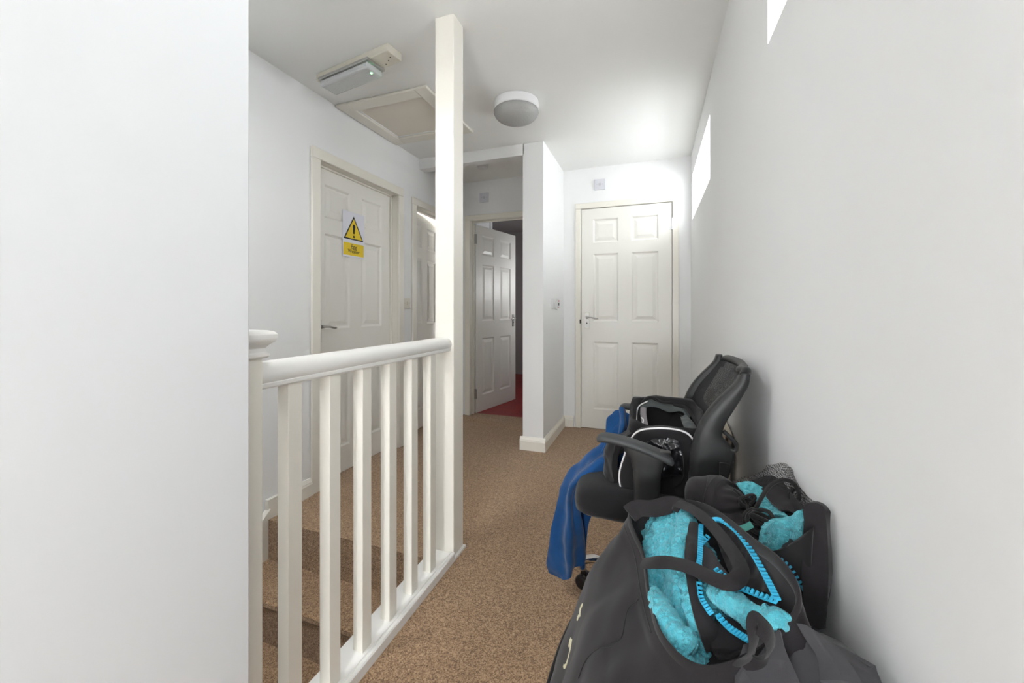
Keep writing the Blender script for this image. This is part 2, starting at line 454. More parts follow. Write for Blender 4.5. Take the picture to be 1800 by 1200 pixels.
def add_handle(par, origin, ang, x, z, side, flip=False, t=.036, both=True):
    pl, ro, le, kh = lever_mesh(side)
    for m in (pl, ro, le, kh): shift(m, x, 0, z); place(m, origin, ang, flip)
    h = pl.build('handle', M['steel'], par, bevel=.0015); h['label'] = 'satin steel lever handle'
    ro.build('rose', M['steel'], h, smooth=True, angle=50); le.build('lever', M['steel'], h, smooth=True)
    kh.build('keyhole', M['dark_steel'], h)
    if both:
        pl, ro, le, kh = lever_mesh(side)
        for m in (pl, ro, le, kh):
            m.v = [(a, t - b, c_) for a, b, c_ in m.v]; shift(m, x, 0, z); place(m, origin, ang, flip)
        h = pl.build('handle', M['steel'], par, bevel=.0015)
        ro.build('rose', M['steel'], h, smooth=True, angle=50); le.build('lever', M['steel'], h, smooth=True)
def add_hinge(par, p, ax, m=None, hh=.1):
    b = MB(); b.tube([(p[0], p[1], p[2] - hh / 2), (p[0], p[1], p[2] + hh / 2)], .006, 12)
    if ax == 'Y': b.box(p[0] - .022, p[0] + .022, p[1] + .002, p[1] + .006, p[2] - hh / 2, p[2] + hh / 2)
    else: b.box(p[0] - .003, p[0] + .003, p[1], p[1] + .03, p[2] - hh / 2, p[2] + hh / 2)
    b.build('hinge', m or M['steel'], par)

def arch_profile_x(m, xf, y0, y1, top, wdt=.065, th=.018):   # architrave on a wall facing +X around opening y0..y1
    for ya, yb in ((y0 - wdt, y0), (y1, y1 + wdt)):
        m.box(xf, xf + th, ya, yb, 0, top)
        yi = (yb - .012, yb) if ya < y0 else (ya, ya + .012)
    m.box(xf, xf + th, y0 - wdt, y1 + wdt, top, top + wdt)
def arch_profile_y(m, yf, x0, x1, top, wdt=.06, th=.018):
    m.box(x0 - wdt, x0, yf - th, yf, 0, top); m.box(x1, x1 + wdt, yf - th, yf, 0, top)
    m.box(x0 - wdt, x1 + wdt, yf - th, yf, top, top + wdt)

# door 1: closed, warning sign, left wall
d = anchor('door_1', (XL, 2.2, 0), 'closed white six-panel door with the yellow warning sign, left wall')
a = MB(); arch_profile_x(a, XL, D1[0], D1[1], DH); a.build('architrave', M['gloss'], d, bevel=.005)
a = MB(); a.box(XL - .12, XL + .001, D1[0] - .03, D1[0], 0, DH + .03); a.box(XL - .12, XL + .001, D1[1], D1[1] + .03, 0, DH + .03); a.box(XL - .12, XL + .001, D1[0], D1[1], DH, DH + .03)
a.build('door_lining', M['gloss'], d)
a = MB(); a.box(XL - .062, XL - .045, D1[0], D1[0] + .012, 0, DH); a.box(XL - .062, XL - .045, D1[1] - .012, D1[1], 0, DH); a.box(XL - .062, XL - .045, D1[0], D1[1], DH - .012, DH)
a.build('door_stop', M['gloss'], d, bevel=.002)
lo = (XL - .064, D1[1] - .002, .003)
lf = place(leaf_mesh(.761, DH - .012), lo, math.radians(-90), flip=True).build('leaf', M['door'], d, bevel=0)
add_handle(d, lo, math.radians(-90), .761 - .055, .955, -1, flip=True, both=False)
# door 2: ajar, left wall, hinged on its near side and opening into the room
d = anchor('door_2', (XL, 3.2, 0), 'white six-panel door standing ajar, left wall behind the tall post')
a = MB(); arch_profile_x(a, XL, D2[0], D2[1], DH - .02, wdt=.06); a.build('architrave', M['gloss'], d, bevel=.005)
a = MB(); a.box(XL - .12, XL + .001, D2[0] - .03, D2[0], 0, DH + .03); a.box(XL - .12, XL + .001, D2[1], D2[1] + .03, 0, DH + .03); a.box(XL - .12, XL + .001, D2[0], D2[1], DH - .02, DH + .03)
a.build('door_lining', M['gloss'], d)
a = MB(); a.box(XL - .08, XL - .062, D2[0], D2[0] + .012, 0, DH - .02); a.box(XL - .08, XL - .062, D2[1] - .012, D2[1], 0, DH - .02); a.box(XL - .08, XL - .062, D2[0], D2[1], DH - .032, DH - .02)
a.build('door_stop', M['gloss'], d, bevel=.002)
lo = (XL - .085, D2[0] + .006, .003)
place(leaf_mesh(.711, DH - .032), lo, math.radians(98), flip=False).build('leaf', M['door'], d)
# door 3: wide open into the room with the red floor
d = anchor('door_3', (-1.35, YB, 0), 'white six-panel door opened into the dim room with the red floor')
a = MB(); a.box(D3[0] - .06, D3[0], YB - .018, YB, 0, DH); a.box(D3[0] - .06, XPL, YB - .018, YB, DH, DH + .055)
a.build('architrave', M['gloss'], d, bevel=.005)
a = MB(); a.box(D3[0] - .03, D3[0], YB - .001, YB + .1, 0, DH + .03); a.box(D3[0], D3[1] + .012, YB - .001, YB + .1, DH, DH + .03); a.box(XPL - .008, XPL, YB - .001, YB + .1, 0, DH)
a.build('door_lining', M['gloss'], d)
a = MB(); a.box(D3[0], D3[0] + .012, YB + .045, YB + .06, 0, DH); a.box(D3[0], XPL, YB + .045, YB + .06, DH - .012, DH)
a.build('door_stop', M['gloss'], d, bevel=.002)
lo = (D3[0] + .010, YB + .105, .008)
place(leaf_mesh(.762, DH - .02), lo, math.radians(77)).build('leaf', M['door'], d)
add_handle(d, lo, math.radians(77), .762 - .055, .955, -1)
for z in (1.80, .21): add_hinge(d, (D3[0] + .004, YB + .085, z), 'Y')
# door 4: closed, end of the corridor
d = anchor('door_4', (-.24, YB, 0), 'closed white six-panel door at the end of the corridor')
a = MB(); arch_profile_y(a, YB, D4[0] - .002, D4[1] + .002, DH4 + .002, wdt=.052); a.build('architrave', M['gloss'], d, bevel=.005)
a = MB(); a.box(D4[0] - .03, D4[0] - .003, YB - .001, YB + .1, 0, DH4 + .03); a.box(D4[1] + .003, D4[1] + .03, YB - .001, YB + .1, 0, DH4 + .03); a.box(D4[0], D4[1], YB - .001, YB + .1, DH4 + .004, DH4 + .03)
a.build('door_lining', M['gloss'], d)
lo = (D4[0] + .002, YB - .004, .008)
place(leaf_mesh(.762, DH4 - .01), lo, 0).build('leaf', M['door'], d)
add_handle(d, lo, 0, .05, .985, 1, both=False)
for z in (1.80, .21): add_hinge(d, (D4[1] + .001, YB - .012, z), 'Y', M['white_plastic'] if z > 1 else M['steel'])
boxes((D4[0] - .012, D4[0] - .001, YB - .022, YB - .012, .95, .985)).build('latch', M['dark_steel'], d)

# ---------------------------------------------------------------- balustrade and tall post
bal = thing('balustrade', 'cream painted balustrade with square balusters beside the stairwell', 'balustrade', (-.858, 1.05, 0))
hr = MB()                                            # handrail section swept along Y
sec = []
for k in range(17):
    a = math.pi * (1.22 - 1.44 * k / 16)
    sec.append((.034 * math.cos(a), .926 + .031 * math.sin(a)))
sec += [(.026, .914), (.030, .908), (.030, .900), (.026, .896), (-.026, .896), (-.030, .900), (-.030, .908), (-.026, .914)]
hr.loft([[(-.856 + x, yy, z) for x, z in sec] for yy in (.634, 1.518)])
hr.build('handrail', M['rail'], bal, smooth=True, angle=30)
br = MB()
sec = [(-.912, .0), (-.802, 0), (-.802, .030), (-.806, .034), (-.811, .034), (-.813, .030), (-.818, .030), (-.820, .034), (-.826, .034), (-.829, .029), (-.912, .029)]
br.loft([[(x, yy, z) for x, z in sec] for yy in (.58, 1.512)])
br.build('base_rail', M['rail'], bal)
b0 = None
for k in range(6):
    yy = .719 + .1298 * k
    b0 = boxes((-.871, -.835, yy, yy + .040, .028, .900)).build('baluster', M['gloss'], bal, bevel=.0015)
nw = boxes((-.902, -.812, NW + .002, .634, -.3, .985)).build('newel_post', M['gloss'], bal, bevel=.002)
cp = MB()
for (o_, z0, z1) in ((.004, .972, .980),):
    pass
lv = [(.006, .970), (.010, .974), (.010, .979), (.005, .983), (.004, .992), (.010, 1.000), (.017, 1.005), (.021, 1.013), (.021, 1.022), (.016, 1.028), (.006, 1.031)]
cp.loft([[(-.902 - o_, NW + .002, z), (-.812 + o_, NW + .002, z), (-.812 + o_, .634 + o_, z), (-.902 - o_, .634 + o_, z)] for o_, z in lv])
cp.build('newel_cap', M['rail'], nw, bevel=.001)

ps = boxes((-.904, -.812, 1.518, 1.608, -.30, H)).build('support_post', M['gloss'], bevel=.003)
tag(ps, 'tall square white post from floor to ceiling at the far end of the balustrade', 'post')
fs = boxes((-.912, -.800, 1.513, 1.615, 0, .012)).build('post_base', M['rail'], ps, bevel=.002)

# ---------------------------------------------------------------- ceiling and wall fittings
ht = thing('loft_hatch', 'square loft hatch with a cream frame in the ceiling', 'loft hatch', (-1.54, 2.25, H))
f = MB()
X0, X1, Y0, Y1 = -1.872, -1.215, 1.945, 2.565
for (a0, a1, b0_, b1) in ((X0, HX0, Y0, Y1), (HX1, X1, Y0, Y1), (HX0, HX1, Y0, HY0), (HX0, HX1, HY1, Y1)):
    f.box(a0, a1, b0_, b1, H - .016, H)
f.build('hatch_frame', M['gloss'], ht, bevel=.006)
boxes((HX0, HX1, HY0, HY1, H + .006, H + .03)).build('hatch_panel', M['hatch'], ht)

# emergency light
el = thing('emergency_light', 'rectangular emergency light with a clear ribbed cover, ceiling near the left wall', 'light', (-1.46, 1.66, H))
def rot_box(m, c, ux, L, W, z0, z1):
    """box centred at c with its long axis along unit ux"""
    ux = Vector((*ux, 0)).normalized(); uy = Vector((-ux.y, ux.x, 0)); c = Vector((*c, 0))
    pts = []
    for a in (-1, 1):
        for b in (-1, 1):
            for z in (z0, z1): p = c + ux * a * L / 2 + uy * b * W / 2; pts.append((p.x, p.y, z))
    m.add(pts, [(0, 1, 3, 2), (4, 6, 7, 5), (0, 4, 5, 1), (2, 3, 7, 6), (0, 2, 6, 4), (1, 5, 7, 3)])
UX = (1, -.15)
m = MB(); rot_box(m, (-1.455, 1.665), UX, .53, .095, H - .038, H); m.build('housing', M['cream_plastic'], el, bevel=.004)
m = MB(); rot_box(m, (-1.50, 1.668), UX, .375, .115, H - .050, H - .036); m.build('rim', M['steel'], el, bevel=.002)
m = MB(); rot_box(m, (-1.50, 1.668), UX, .36, .105, H - .085, H - .050); m.build('diffuser', M['clear'], el, bevel=.012, seg=3)
m = MB(); m.tube([(-1.63, 1.687, H - .062), (-1.37, 1.649, H - .062)], .008, 10); m.build('lamp_tube', M['white_plastic'], el, smooth=True)
gl = mat('green_charge_lamp', (0.3, 0.9, 0.4), 0.4)
gl.node_tree.nodes['Principled BSDF'].inputs['Emission Color'].default_value = (0.35, 1, 0.45, 1)
gl.node_tree.nodes['Principled BSDF'].inputs['Emission Strength'].default_value = 3
m = MB(); m.lathe([(.001, 0), (.007, .003), (.007, .007), (.001, .01)], (-1.345, 1.64, H - .086), 14); m.build('charge_lamp', gl, el, smooth=True)
m = MB()
for dx, dy in ((.18, .02), (.21, .0), (.235, -.02)):
    m = MB(); m.lathe([(.003, -.0395), (.003, -.037)], (-1.455 + dx, 1.645 + dy, H), 8)
    m.build('screw', M['dark_steel'], el)

# round bulkhead light
LC = (-.80, 2.305)
cl = thing('ceiling_light', 'round ceiling light with a white ring and clear ribbed glass bowl', 'light', (*LC, H))
m = MB(); m.lathe([(.128, 0), (.138, -.003), (.141, -.02), (.140, -.050), (.134, -.056), (.10, -.056), (.10, -.01), (.03, -.01)], (*LC, H), 64)
m.build('ring', M['white_plastic'], cl, smooth=True, angle=35)
m = MB()
prof = [(.137, -.056), (.137, -.066), (.132, -.078), (.122, -.092), (.105, -.104), (.08, -.112), (.05, -.117), (.02, -.119), (.002, -.119)]
loops = []
n = 96
for r, h in prof:
    loops.append([((LC[0] + (r + (.0012 if k % 2 else -.0012) * (r > .06)) * math.cos(2 * math.pi * k / n)), LC[1] + (r + (.0012 if k % 2 else -.0012) * (r > .06)) * math.sin(2 * math.pi * k / n), H + h) for k in range(n)])
m.loft(loops); m.build('glass_bowl', M['prism'], cl, smooth=True, angle=180)
m = MB(); m.box(LC[0] - .07, LC[0] + .07, LC[1] - .05, LC[1] + .05, H - .045, H - .012)
m.build('gear_tray', M['grey_plastic'], cl, bevel=.004)
m = MB(); m.tube(smooth_path([(LC[0] + .075 * math.cos(a), LC[1] + .075 * math.sin(a), H - .062) for a in [k * math.pi / 8 for k in range(15)]], 40), .009, 10)
m.build('lamp_tube', M['white_plastic'], cl, smooth=True)

m = MB(); m.lathe([(.05, 0), (.05, -.022), (.042, -.036), (.02, -.042), (.002, -.043)], (-1.42, 3.19, H), 32)
tag(m.build('smoke_detector', M['white_plastic'], smooth=True, angle=40), 'white round smoke detector on the ceiling behind the beam', 'smoke detector')

def plate(name, c, nx, ny, w, h, label, cat, m0, th=.010):
    root = thing(name, label, cat, c)
    ux = (-ny, nx)
    b = MB()
    def rb(mb, cu, cz, du, dz, d0, d1):
        pts = []
        for a in (-1, 1):
            for e in (d0, d1):
                for s_ in (-1, 1):
                    pts.append((c[0] + ux[0] * (cu + a * du / 2) + nx * e, c[1] + ux[1] * (cu + a * du / 2) + ny * e, c[2] + cz + s_ * dz / 2))
        mb.add(pts, [(0, 1, 3, 2), (4, 6, 7, 5), (0, 4, 5, 1), (2, 3, 7, 6), (0, 2, 6, 4), (1, 5, 7, 3)])
    rb(b, 0, 0, w, h, 0, th); b.build('cover', m0, root, bevel=.002)
    return root, rb
def alarm(c, label):
    root, rb = plate('wall_alarm', c, 0, -1, .094, .094, label, 'alarm sounder', M['alarm_plate'], .012)
    b = MB(); b.lathe([(.034, -.0135), (.034, -.012)], (c[0], c[1], c[2]), 28, 'Y'); b.build('grille', M['alarm_plate'], root)
    b = MB()
    for s_ in (-1, 1): b.lathe([(.004, -.0155), (.004, -.0135)], (c[0] + s_ * .024, c[1], c[2]), 12, 'Y')
    b.lathe([(.012, -.0155), (.012, -.0135)], (c[0], c[1], c[2]), 16, 'Y')
    b.build('speaker_hole', M['grey_plastic'], root)
alarm((-.455, YB, 2.195), 'small square white alarm plate above the closed end door')
alarm((-1.585, YB, 2.185), 'small square white alarm plate above the open doorway')
root, rb = plate('light_switch', (XL, 2.700, 1.125), 1, 0, .086, .086, 'cream light switch between the two left doors', 'switch', M['cream_plastic'], .014)
b = MB(); rb(b, 0, 0, .013, .026, .012, .019); b.build('rocker', M['cream_plastic'], root, bevel=.001)
for q in (-.03, .03):
    b = MB(); rb(b, q, 0, .005, .005, .013, .0145); b.build('screw', M['steel'], root)
root, rb = plate('light_switch', (XP, 3.185, 1.125), 1, 0, .086, .086, 'plain white light switch on the short wall, nearer one of the pair', 'switch', M['white_plastic'], .012)
b = MB(); rb(b, 0, 0, .013, .026, .010, .017); b.build('rocker', M['white_plastic'], root, bevel=.001)
root, rb = plate('fire_switch', (XP, 3.345, 1.122), 1, 0, .086, .098, 'white switch plate with red print on the short wall, beside the plain switch', 'switch', M['white_plastic'], .012)
b = MB(); rb(b, 0, .0, .013, .026, .010, .017); b.build('rocker', M['dark_steel'], root)
b = MB(); rb(b, .012, .028, .03, .012, .0118, .0125); b.build('red_print', M['red'], root)
b = MB(); rb(b, -.0, -.032, .04, .006, .0118, .0125); b.build('red_print', M['red'], root)

# warning sign on door 1
xs = XL - .064 + .0005
sg = thing('warning_sign', 'white paper sign with yellow warning triangle on the left door', 'sign', (xs, 2.18, 1.59))
SY0, SY1, SZ0, SZ1 = 2.080, 2.288, 1.432, 1.740
boxes((xs, xs + .002, SY0, SY1, SZ0, SZ1)).build('paper', M['sign_white'], sg)
yc = (SY0 + SY1) / 2
def tri(m, sc, x, th, zc=1.606):
    pts = [(x, yc - .094 * sc, zc - .054 * sc), (x, yc + .094 * sc, zc - .054 * sc), (x, yc, zc + .108 * sc)]
    m.prism(pts, (th, 0, 0))
m = MB(); tri(m, 1.0, xs + .002, .0008); m.build('triangle_border', M['ink'], sg, bevel=0)
m = MB(); tri(m, .84, xs + .0028, .0006); m.build('triangle', M['sign_yellow'], sg)
m = MB(); x2 = xs + .0034
pts = [(x2, yc - .006, 1.593), (x2, yc + .006, 1.593), (x2, yc + .0125, 1.643), (x2, yc + .0105, 1.652), (x2, yc + .005, 1.658), (x2, yc - .005, 1.658), (x2, yc - .0105, 1.652), (x2, yc - .0125, 1.643)]
m.prism(pts, (.0006, 0, 0)); m.lathe([(.0085, 0), (.0085, .0006)], (x2, yc, 1.574), 20, 'X'); m.build('exclamation_mark', M['ink'], sg)
boxes((xs + .002, xs + .0028, SY0 + .008, SY1 - .006, 1.444, 1.528)).build('text_panel', M['sign_yellow'], sg)
def text(body, size, loc, rot, name, m0, parent, ext=.0004):
    cu = bpy.data.curves.new(name, 'FONT'); cu.body = body; cu.size = size; cu.align_x = 'CENTER'; cu.align_y = 'CENTER'; cu.extrude = ext
    cu.materials.append(m0)
    o = bpy.data.objects.new(name, cu); C.objects.link(o); o.rotation_euler = [math.radians(a) for a in rot]
    bpy.context.view_layer.update()
    me = bpy.data.meshes.new_from_object(o.evaluated_get(bpy.context.evaluated_depsgraph_get()))
    bpy.data.objects.remove(o); o = bpy.data.objects.new(name, me); C.objects.link(o); o.rotation_euler = [math.radians(a) for a in rot]
    o.parent = parent; o.location = Vector(loc) - ORG[parent.name]
    return o
text('Egg', .040, (xs + .0034, yc, 1.503), (90, 0, 90), 'lettering', M['ink'], sg)
text('Weiner', .036, (xs + .0034, yc, 1.472), (90, 0, 90), 'lettering', M['ink'], sg)

# ================================================================ chair, bags and clothes along the right wall
def fleece_mat(name, c1, c2):
    m = bpy.data.materials.new(name); m.use_nodes = True
    nt = m.node_tree; b = nt.nodes['Principled BSDF']
    b.inputs['Roughness'].default_value = 0.9; b.inputs['Specular IOR Level'].default_value = 0.15
    b.inputs['Sheen Weight'].default_value = 0.6; b.inputs['Sheen Roughness'].default_value = 0.5
    b.inputs['Sheen Tint'].default_value = (0.5, 0.9, 1, 1)
    tc = nt.nodes.new('ShaderNodeTexCoord')
    v = nt.nodes.new('ShaderNodeTexVoronoi'); v.inputs['Scale'].default_value = 80
    n0 = nt.nodes.new('ShaderNodeTexNoise'); n0.inputs['Scale'].default_value = 120; n0.inputs['Detail'].default_value = 3
    mx = nt.nodes.new('ShaderNodeMixRGB'); mx.inputs['Fac'].default_value = 0.025
    nt.links.new(tc.outputs['Object'], n0.inputs['Vector']); nt.links.new(tc.outputs['Object'], mx.inputs['Color1'])
    nt.links.new(n0.outputs['Color'], mx.inputs['Color2']); nt.links.new(mx.outputs['Color'], v.inputs['Vector'])
    n = nt.nodes.new('ShaderNodeTexNoise'); n.inputs['Scale'].default_value = 55; n.inputs['Detail'].default_value = 6
    nt.links.new(tc.outputs['Object'], n.inputs['Vector'])
    r = nt.nodes.new('ShaderNodeValToRGB'); r.color_ramp.elements[0].color = (*c1, 1); r.color_ramp.elements[1].color = (*c2, 1)
    r.color_ramp.elements[0].position = .3; r.color_ramp.elements[1].position = .7
    nt.links.new(n.outputs['Fac'], r.inputs['Fac']); nt.links.new(r.outputs['Color'], b.inputs['Base Color'])
    u = nt.nodes.new('ShaderNodeBump'); u.inputs['Strength'].default_value = 0.9; u.inputs['Distance'].default_value = 0.006; u.invert = True
    nt.links.new(v.outputs['Distance'], u.inputs['Height']); 
    n3 = nt.nodes.new('ShaderNodeTexNoise'); n3.inputs['Scale'].default_value = 500; n3.inputs['Detail'].default_value = 3
    nt.links.new(tc.outputs['Object'], n3.inputs['Vector'])
    u2 = nt.nodes.new('ShaderNodeBump'); u2.inputs['Strength'].default_value = 0.2; u2.inputs['Distance'].default_value = 0.002
    nt.links.new(n3.outputs['Fac'], u2.inputs['Height']); nt.links.new(u.outputs['Normal'], u2.inputs['Normal'])
    nt.links.new(u2.outputs['Normal'], b.inputs['Normal'])
    return m
def cloth_mat(name, c, rough=.85, scale=900, st=.25, sheen=.15, vary=1.15):
    return mat(name, c, rough, spec=.25, sheen=sheen, bump=(scale, st, .0015), vary=(7, tuple(min(1, x * vary) for x in c), .35, .65))
M['black_cloth'] = cloth_mat('charcoal_black_cloth', (0.0175, 0.0155, 0.017))
M['black_cloth2'] = cloth_mat('soft_black_cloth', (0.012, 0.011, 0.012))
M['seat_cloth'] = cloth_mat('black_seat_fabric', (0.008, 0.008, 0.009), scale=600)
M['grey_cloth'] = cloth_mat('slate_grey_cloth', (0.052, 0.050, 0.055), vary=1.25)
M['purple_grey'] = cloth_mat('purple_grey_cloth', (0.10, 0.095, 0.13))
M['strap_grey'] = cloth_mat('grey_webbing', (0.22, 0.20, 0.21))
M['pad_grey'] = cloth_mat('dark_grey_ripstop', (0.075, 0.085, 0.085), rough=.6)
M['blue_towel'] = cloth_mat('blue_plush', (0.006, 0.046, 0.145), rough=.95, scale=400, st=.5, sheen=.2, vary=1.5)
M['teal'] = fleece_mat('teal_sherpa_fleece', (0.075, 0.43, 0.53), (0.13, 0.56, 0.66))
M['teal_dull'] = fleece_mat('teal_sherpa_fleece_in_bag', (0.07, 0.36, 0.42), (0.11, 0.46, 0.52))
M['zip'] = mat('cyan_zip', (0.05, 0.50, 0.78), 0.4)
M['zip_dull'] = mat('blue_zip', (0.03, 0.26, 0.42), 0.5)
M['piping'] = mat('white_piping', (0.80, 0.78, 0.78), 0.5)
M['plastic'] = mat('black_moulded_plastic', (0.018, 0.0185, 0.019), 0.42, bump=(700, .15, .0006))
M['arm_pad'] = mat('dark_grey_arm_pad', (0.045, 0.048, 0.050), 0.5, bump=(500, .12, .0006))
M['castor'] = mat('castor_black', (0.018, 0.015, 0.015), 0.3)
M['cord'] = cloth_mat('black_cord', (0.014, 0.013, 0.013), scale=1200)
M['label_green'] = mat('green_label', (0.05, 0.25, 0.22), 0.7)
M['cream_print'] = mat('cream_print', (0.72, 0.68, 0.48), 0.7)
M['board'] = mat('cream_board', (0.62, 0.54, 0.42), 0.6, vary=(5, (0.68, 0.62, 0.5), .3, .7))
M['board_edge'] = mat('brown_board_edge', (0.12, 0.075, 0.045), 0.7)
def net_mat(name, c, scale, thr):
    m = bpy.data.materials.new(name); m.use_nodes = True
    nt = m.node_tree; b = nt.nodes['Principled BSDF']
    b.inputs['Base Color'].default_value = (*c, 1); b.inputs['Roughness'].default_value = .7
    tc = nt.nodes.new('ShaderNodeTexCoord'); v = nt.nodes.new('ShaderNodeTexVoronoi'); v.feature = 'DISTANCE_TO_EDGE'
    v.inputs['Scale'].default_value = scale; v.inputs['Randomness'].default_value = .15
    nt.links.new(tc.outputs['Object'], v.inputs['Vector'])
    g = nt.nodes.new('ShaderNodeMath'); g.operation = 'LESS_THAN'; g.inputs[1].default_value = thr
    nt.links.new(v.outputs['Distance'], g.inputs[0]); nt.links.new(g.outputs[0], b.inputs['Alpha'])
    return m
M['net'] = net_mat('black_netting', (0.02, 0.019, 0.02), 300, .06)
M['chair_mesh'] = net_mat('black_chair_mesh', (0.016, 0.016, 0.018), 620, .17)

def nz(p, s, off=0.0):
    return noise.noise(Vector((p[0] * s + off, p[1] * s - off, p[2] * s + 2 * off)))
def curl(p, s=80):                              # rounded lumps like sherpa pile
    d = noise.voronoi(Vector(p) * s)[0]
    return max(0.0, 1 - (d[0] / .62) ** 2)
def sheet(ctrl, nu, nv, th=.003, wr=0.0, ws=14.0, seed=0.0, fold=None, curls=0.0, edge=0.0, crease=0.0, cs=8.0):
    """soft sheet through a control grid: both faces and the rim, wrinkled along its normal"""
    g = smooth_grid([[Vector(p) for p in r] for r in ctrl], nu, nv)
    nr = grid_normals(g); out = []
    if sum((n for r in nr for n in r), Vector()).dot(Vector((0, -.6, .8))) < 0: nr = [[-n for n in r] for r in nr]   # outer side up
    for i in range(nv):
        row = []
        for j in range(nu):
            p, n = g[i][j], nr[i][j]
            d = 0
            if wr: d += wr * (nz(p, ws, seed) + .45 * nz(p, ws * 2.3, seed + 3))
            if fold: d += fold[0] * math.sin(fold[1] * j / (nu - 1) * 6.283 + fold[2] * i / (nv - 1) * 6.283 + 2 * nz(p, 6, seed))
            if crease: d += crease * (-abs(nz(p, cs, seed + 9)) * 2.2 - .5 * abs(nz(p, cs * 2.1, seed + 5)))
            if curls: d += curls * curl(p)
            row.append(p + n * d)
        out.append(row)
    if edge:
        for i in range(nv):
            for j in range(nu):
                if i in (0, nv - 1) or j in (0, nu - 1):
                    out[i][j] = out[i][j] + Vector((nz(out[i][j], 260, 1), nz(out[i][j], 260, 7), nz(out[i][j], 260, 13))) * edge
    back = [[out[i][j] - nr[i][j] * th for j in range(nu)] for i in range(nv)]
    m = MB(); n = nu * nv
    vs = [p for r in out for p in r] + [p for r in back for p in r]; fs = []
    idx = lambda i, j: i * nu + j
    for i in range(nv - 1):
        for j in range(nu - 1):
            fs.append((idx(i, j), idx(i, j + 1), idx(i + 1, j + 1), idx(i + 1, j)))
            fs.append((n + idx(i, j), n + idx(i + 1, j), n + idx(i + 1, j + 1), n + idx(i, j + 1)))
    rim = [(0, j) for j in range(nu)] + [(i, nu - 1) for i in range(1, nv)] + [(nv - 1, j) for j in range(nu - 2, -1, -1)] + [(i, 0) for i in range(nv - 2, 0, -1)]
    for k in range(len(rim)):
        a, b = idx(*rim[k]), idx(*rim[(k + 1) % len(rim)])
        fs.append((a, n + a, n + b, b))
    m.add(vs, fs); return m
UPV = Vector((0, -.6, .8))
def ribbon(path, w, th=.003, normal=UPV, n=40, twist=None):
    p = smooth_path(path, n); rows = []
    for i in range(n):
        t = (p[min(i + 1, n - 1)] - p[max(i - 1, 0)]).normalized()
        nn = Vector(normal)
        if twist: nn = Vector(twist[0]).lerp(Vector(twist[1]), i / (n - 1))
        s = t.cross(nn).normalized(); u = s.cross(t).normalized()
        ww = w if not isinstance(w, tuple) else w[0] + (w[1] - w[0]) * i / (n - 1)
        rows.append([p[i] + s * (ww / 2 * a) + u * (th * (b + .25 * (1 - a * a))) for a, b in ((-1, 0), (-.5, .5), (0, .5), (.5, .5), (1, 0), (.5, -.5), (0, -.5), (-.5, -.5))])
    m = MB(); m.loft(rows); return m
def zipper(parent, path, normal=UPV, w=.0085, m0=None, pitch=.0062, tape=True):
    L = 0; P_ = smooth_path(path, 60)
    for a, b in zip(P_, P_[1:]): L += (b - a).length
    n = max(4, int(L / pitch)); P_ = smooth_path(path, n)
    z = MB()
    for i in range(n):
        t = (P_[min(i + 1, n - 1)] - P_[max(i - 1, 0)]).normalized(); s = t.cross(Vector(normal)).normalized(); u = s.cross(t)
        c = P_[i] + u * .002
        pts = [c + t * a * pitch * .30 + s * b * w / 2 + u * e * .0016 for a in (-1, 1) for b in (-1, 1) for e in (-1, 1)]
        z.add(pts, [(0, 1, 3, 2), (4, 6, 7, 5), (0, 4, 5, 1), (2, 3, 7, 6), (0, 2, 6, 4), (1, 5, 7, 3)])
    if tape:
        for a in (-1, 1):
            rb = ribbon([Vector(p) for p in path], w * .28, .0026, normal, n=60)
            off = []
            q = smooth_path(path, 60)
            for i in range(60):
                t = (q[min(i + 1, 59)] - q[max(i - 1, 0)]).normalized(); s = t.cross(Vector(normal)).normalized()
                off += [Vector(v) + s * (w * .42 if a > 0 else w * .42) for v in rb.v[i * 8:(i + 1) * 8]]
            if a > 0: rb.v = off; z.add(rb.v, rb.f)
    o = z.build('zip', m0 or M['zip'], parent); o['label'] = 'bright blue zip'
    return o
def sup(cx, cy, rx, ry, z, e=4.0, n=40):
    out = []
    for k in range(n):
        a = 2 * math.pi * k / n; c, s = math.cos(a), math.sin(a)
        out.append(Vector((cx + rx * math.copysign(abs(c) ** (2 / e), c), cy + ry * math.copysign(abs(s) ** (2 / e), s), z)))
    return out

# ---------------------------------------------------------------- office chair, facing left, its back against the right wall
ch = thing('office_chair', 'black office chair with a mesh back, backed against the right wall', 'chair', (0, 1.44, 0))
loops = []
for (r, z) in ((.80, .445), (.93, .45), (.985, .465), (1.0, .49), (.985, .515), (.93, .530), (.8, .536), (.4, .534)):
    l = sup(-.015, 1.425, .235 * r, .225 * r, z, 4.5, 48)
    for p in l:
        p.z -= .03 * max(0, (-.12 - p.x) / .13) ** 2                    # waterfall front
        p.z += .010 * math.cos(6 * (p.y - 1.425)) - .01
    loops.append(l)
m = MB(); m.loft(loops); m.build('seat', M['seat_cloth'], ch, smooth=True, angle=80)
boxes((-.14, .13, 1.30, 1.55, .405, .448)).build('seat_plate', M['plastic'], ch, bevel=.01)
m = MB(); m.lathe([(.028, .41), (.028, .25), (.045, .24), (.05, .12), (.052, .09), (.03, .075)], (-.01, 1.44, 0), 24); m.build('gas_lift', M['castor'], ch, smooth=True, angle=40)
HUB = Vector((-.01, 1.44, .105))
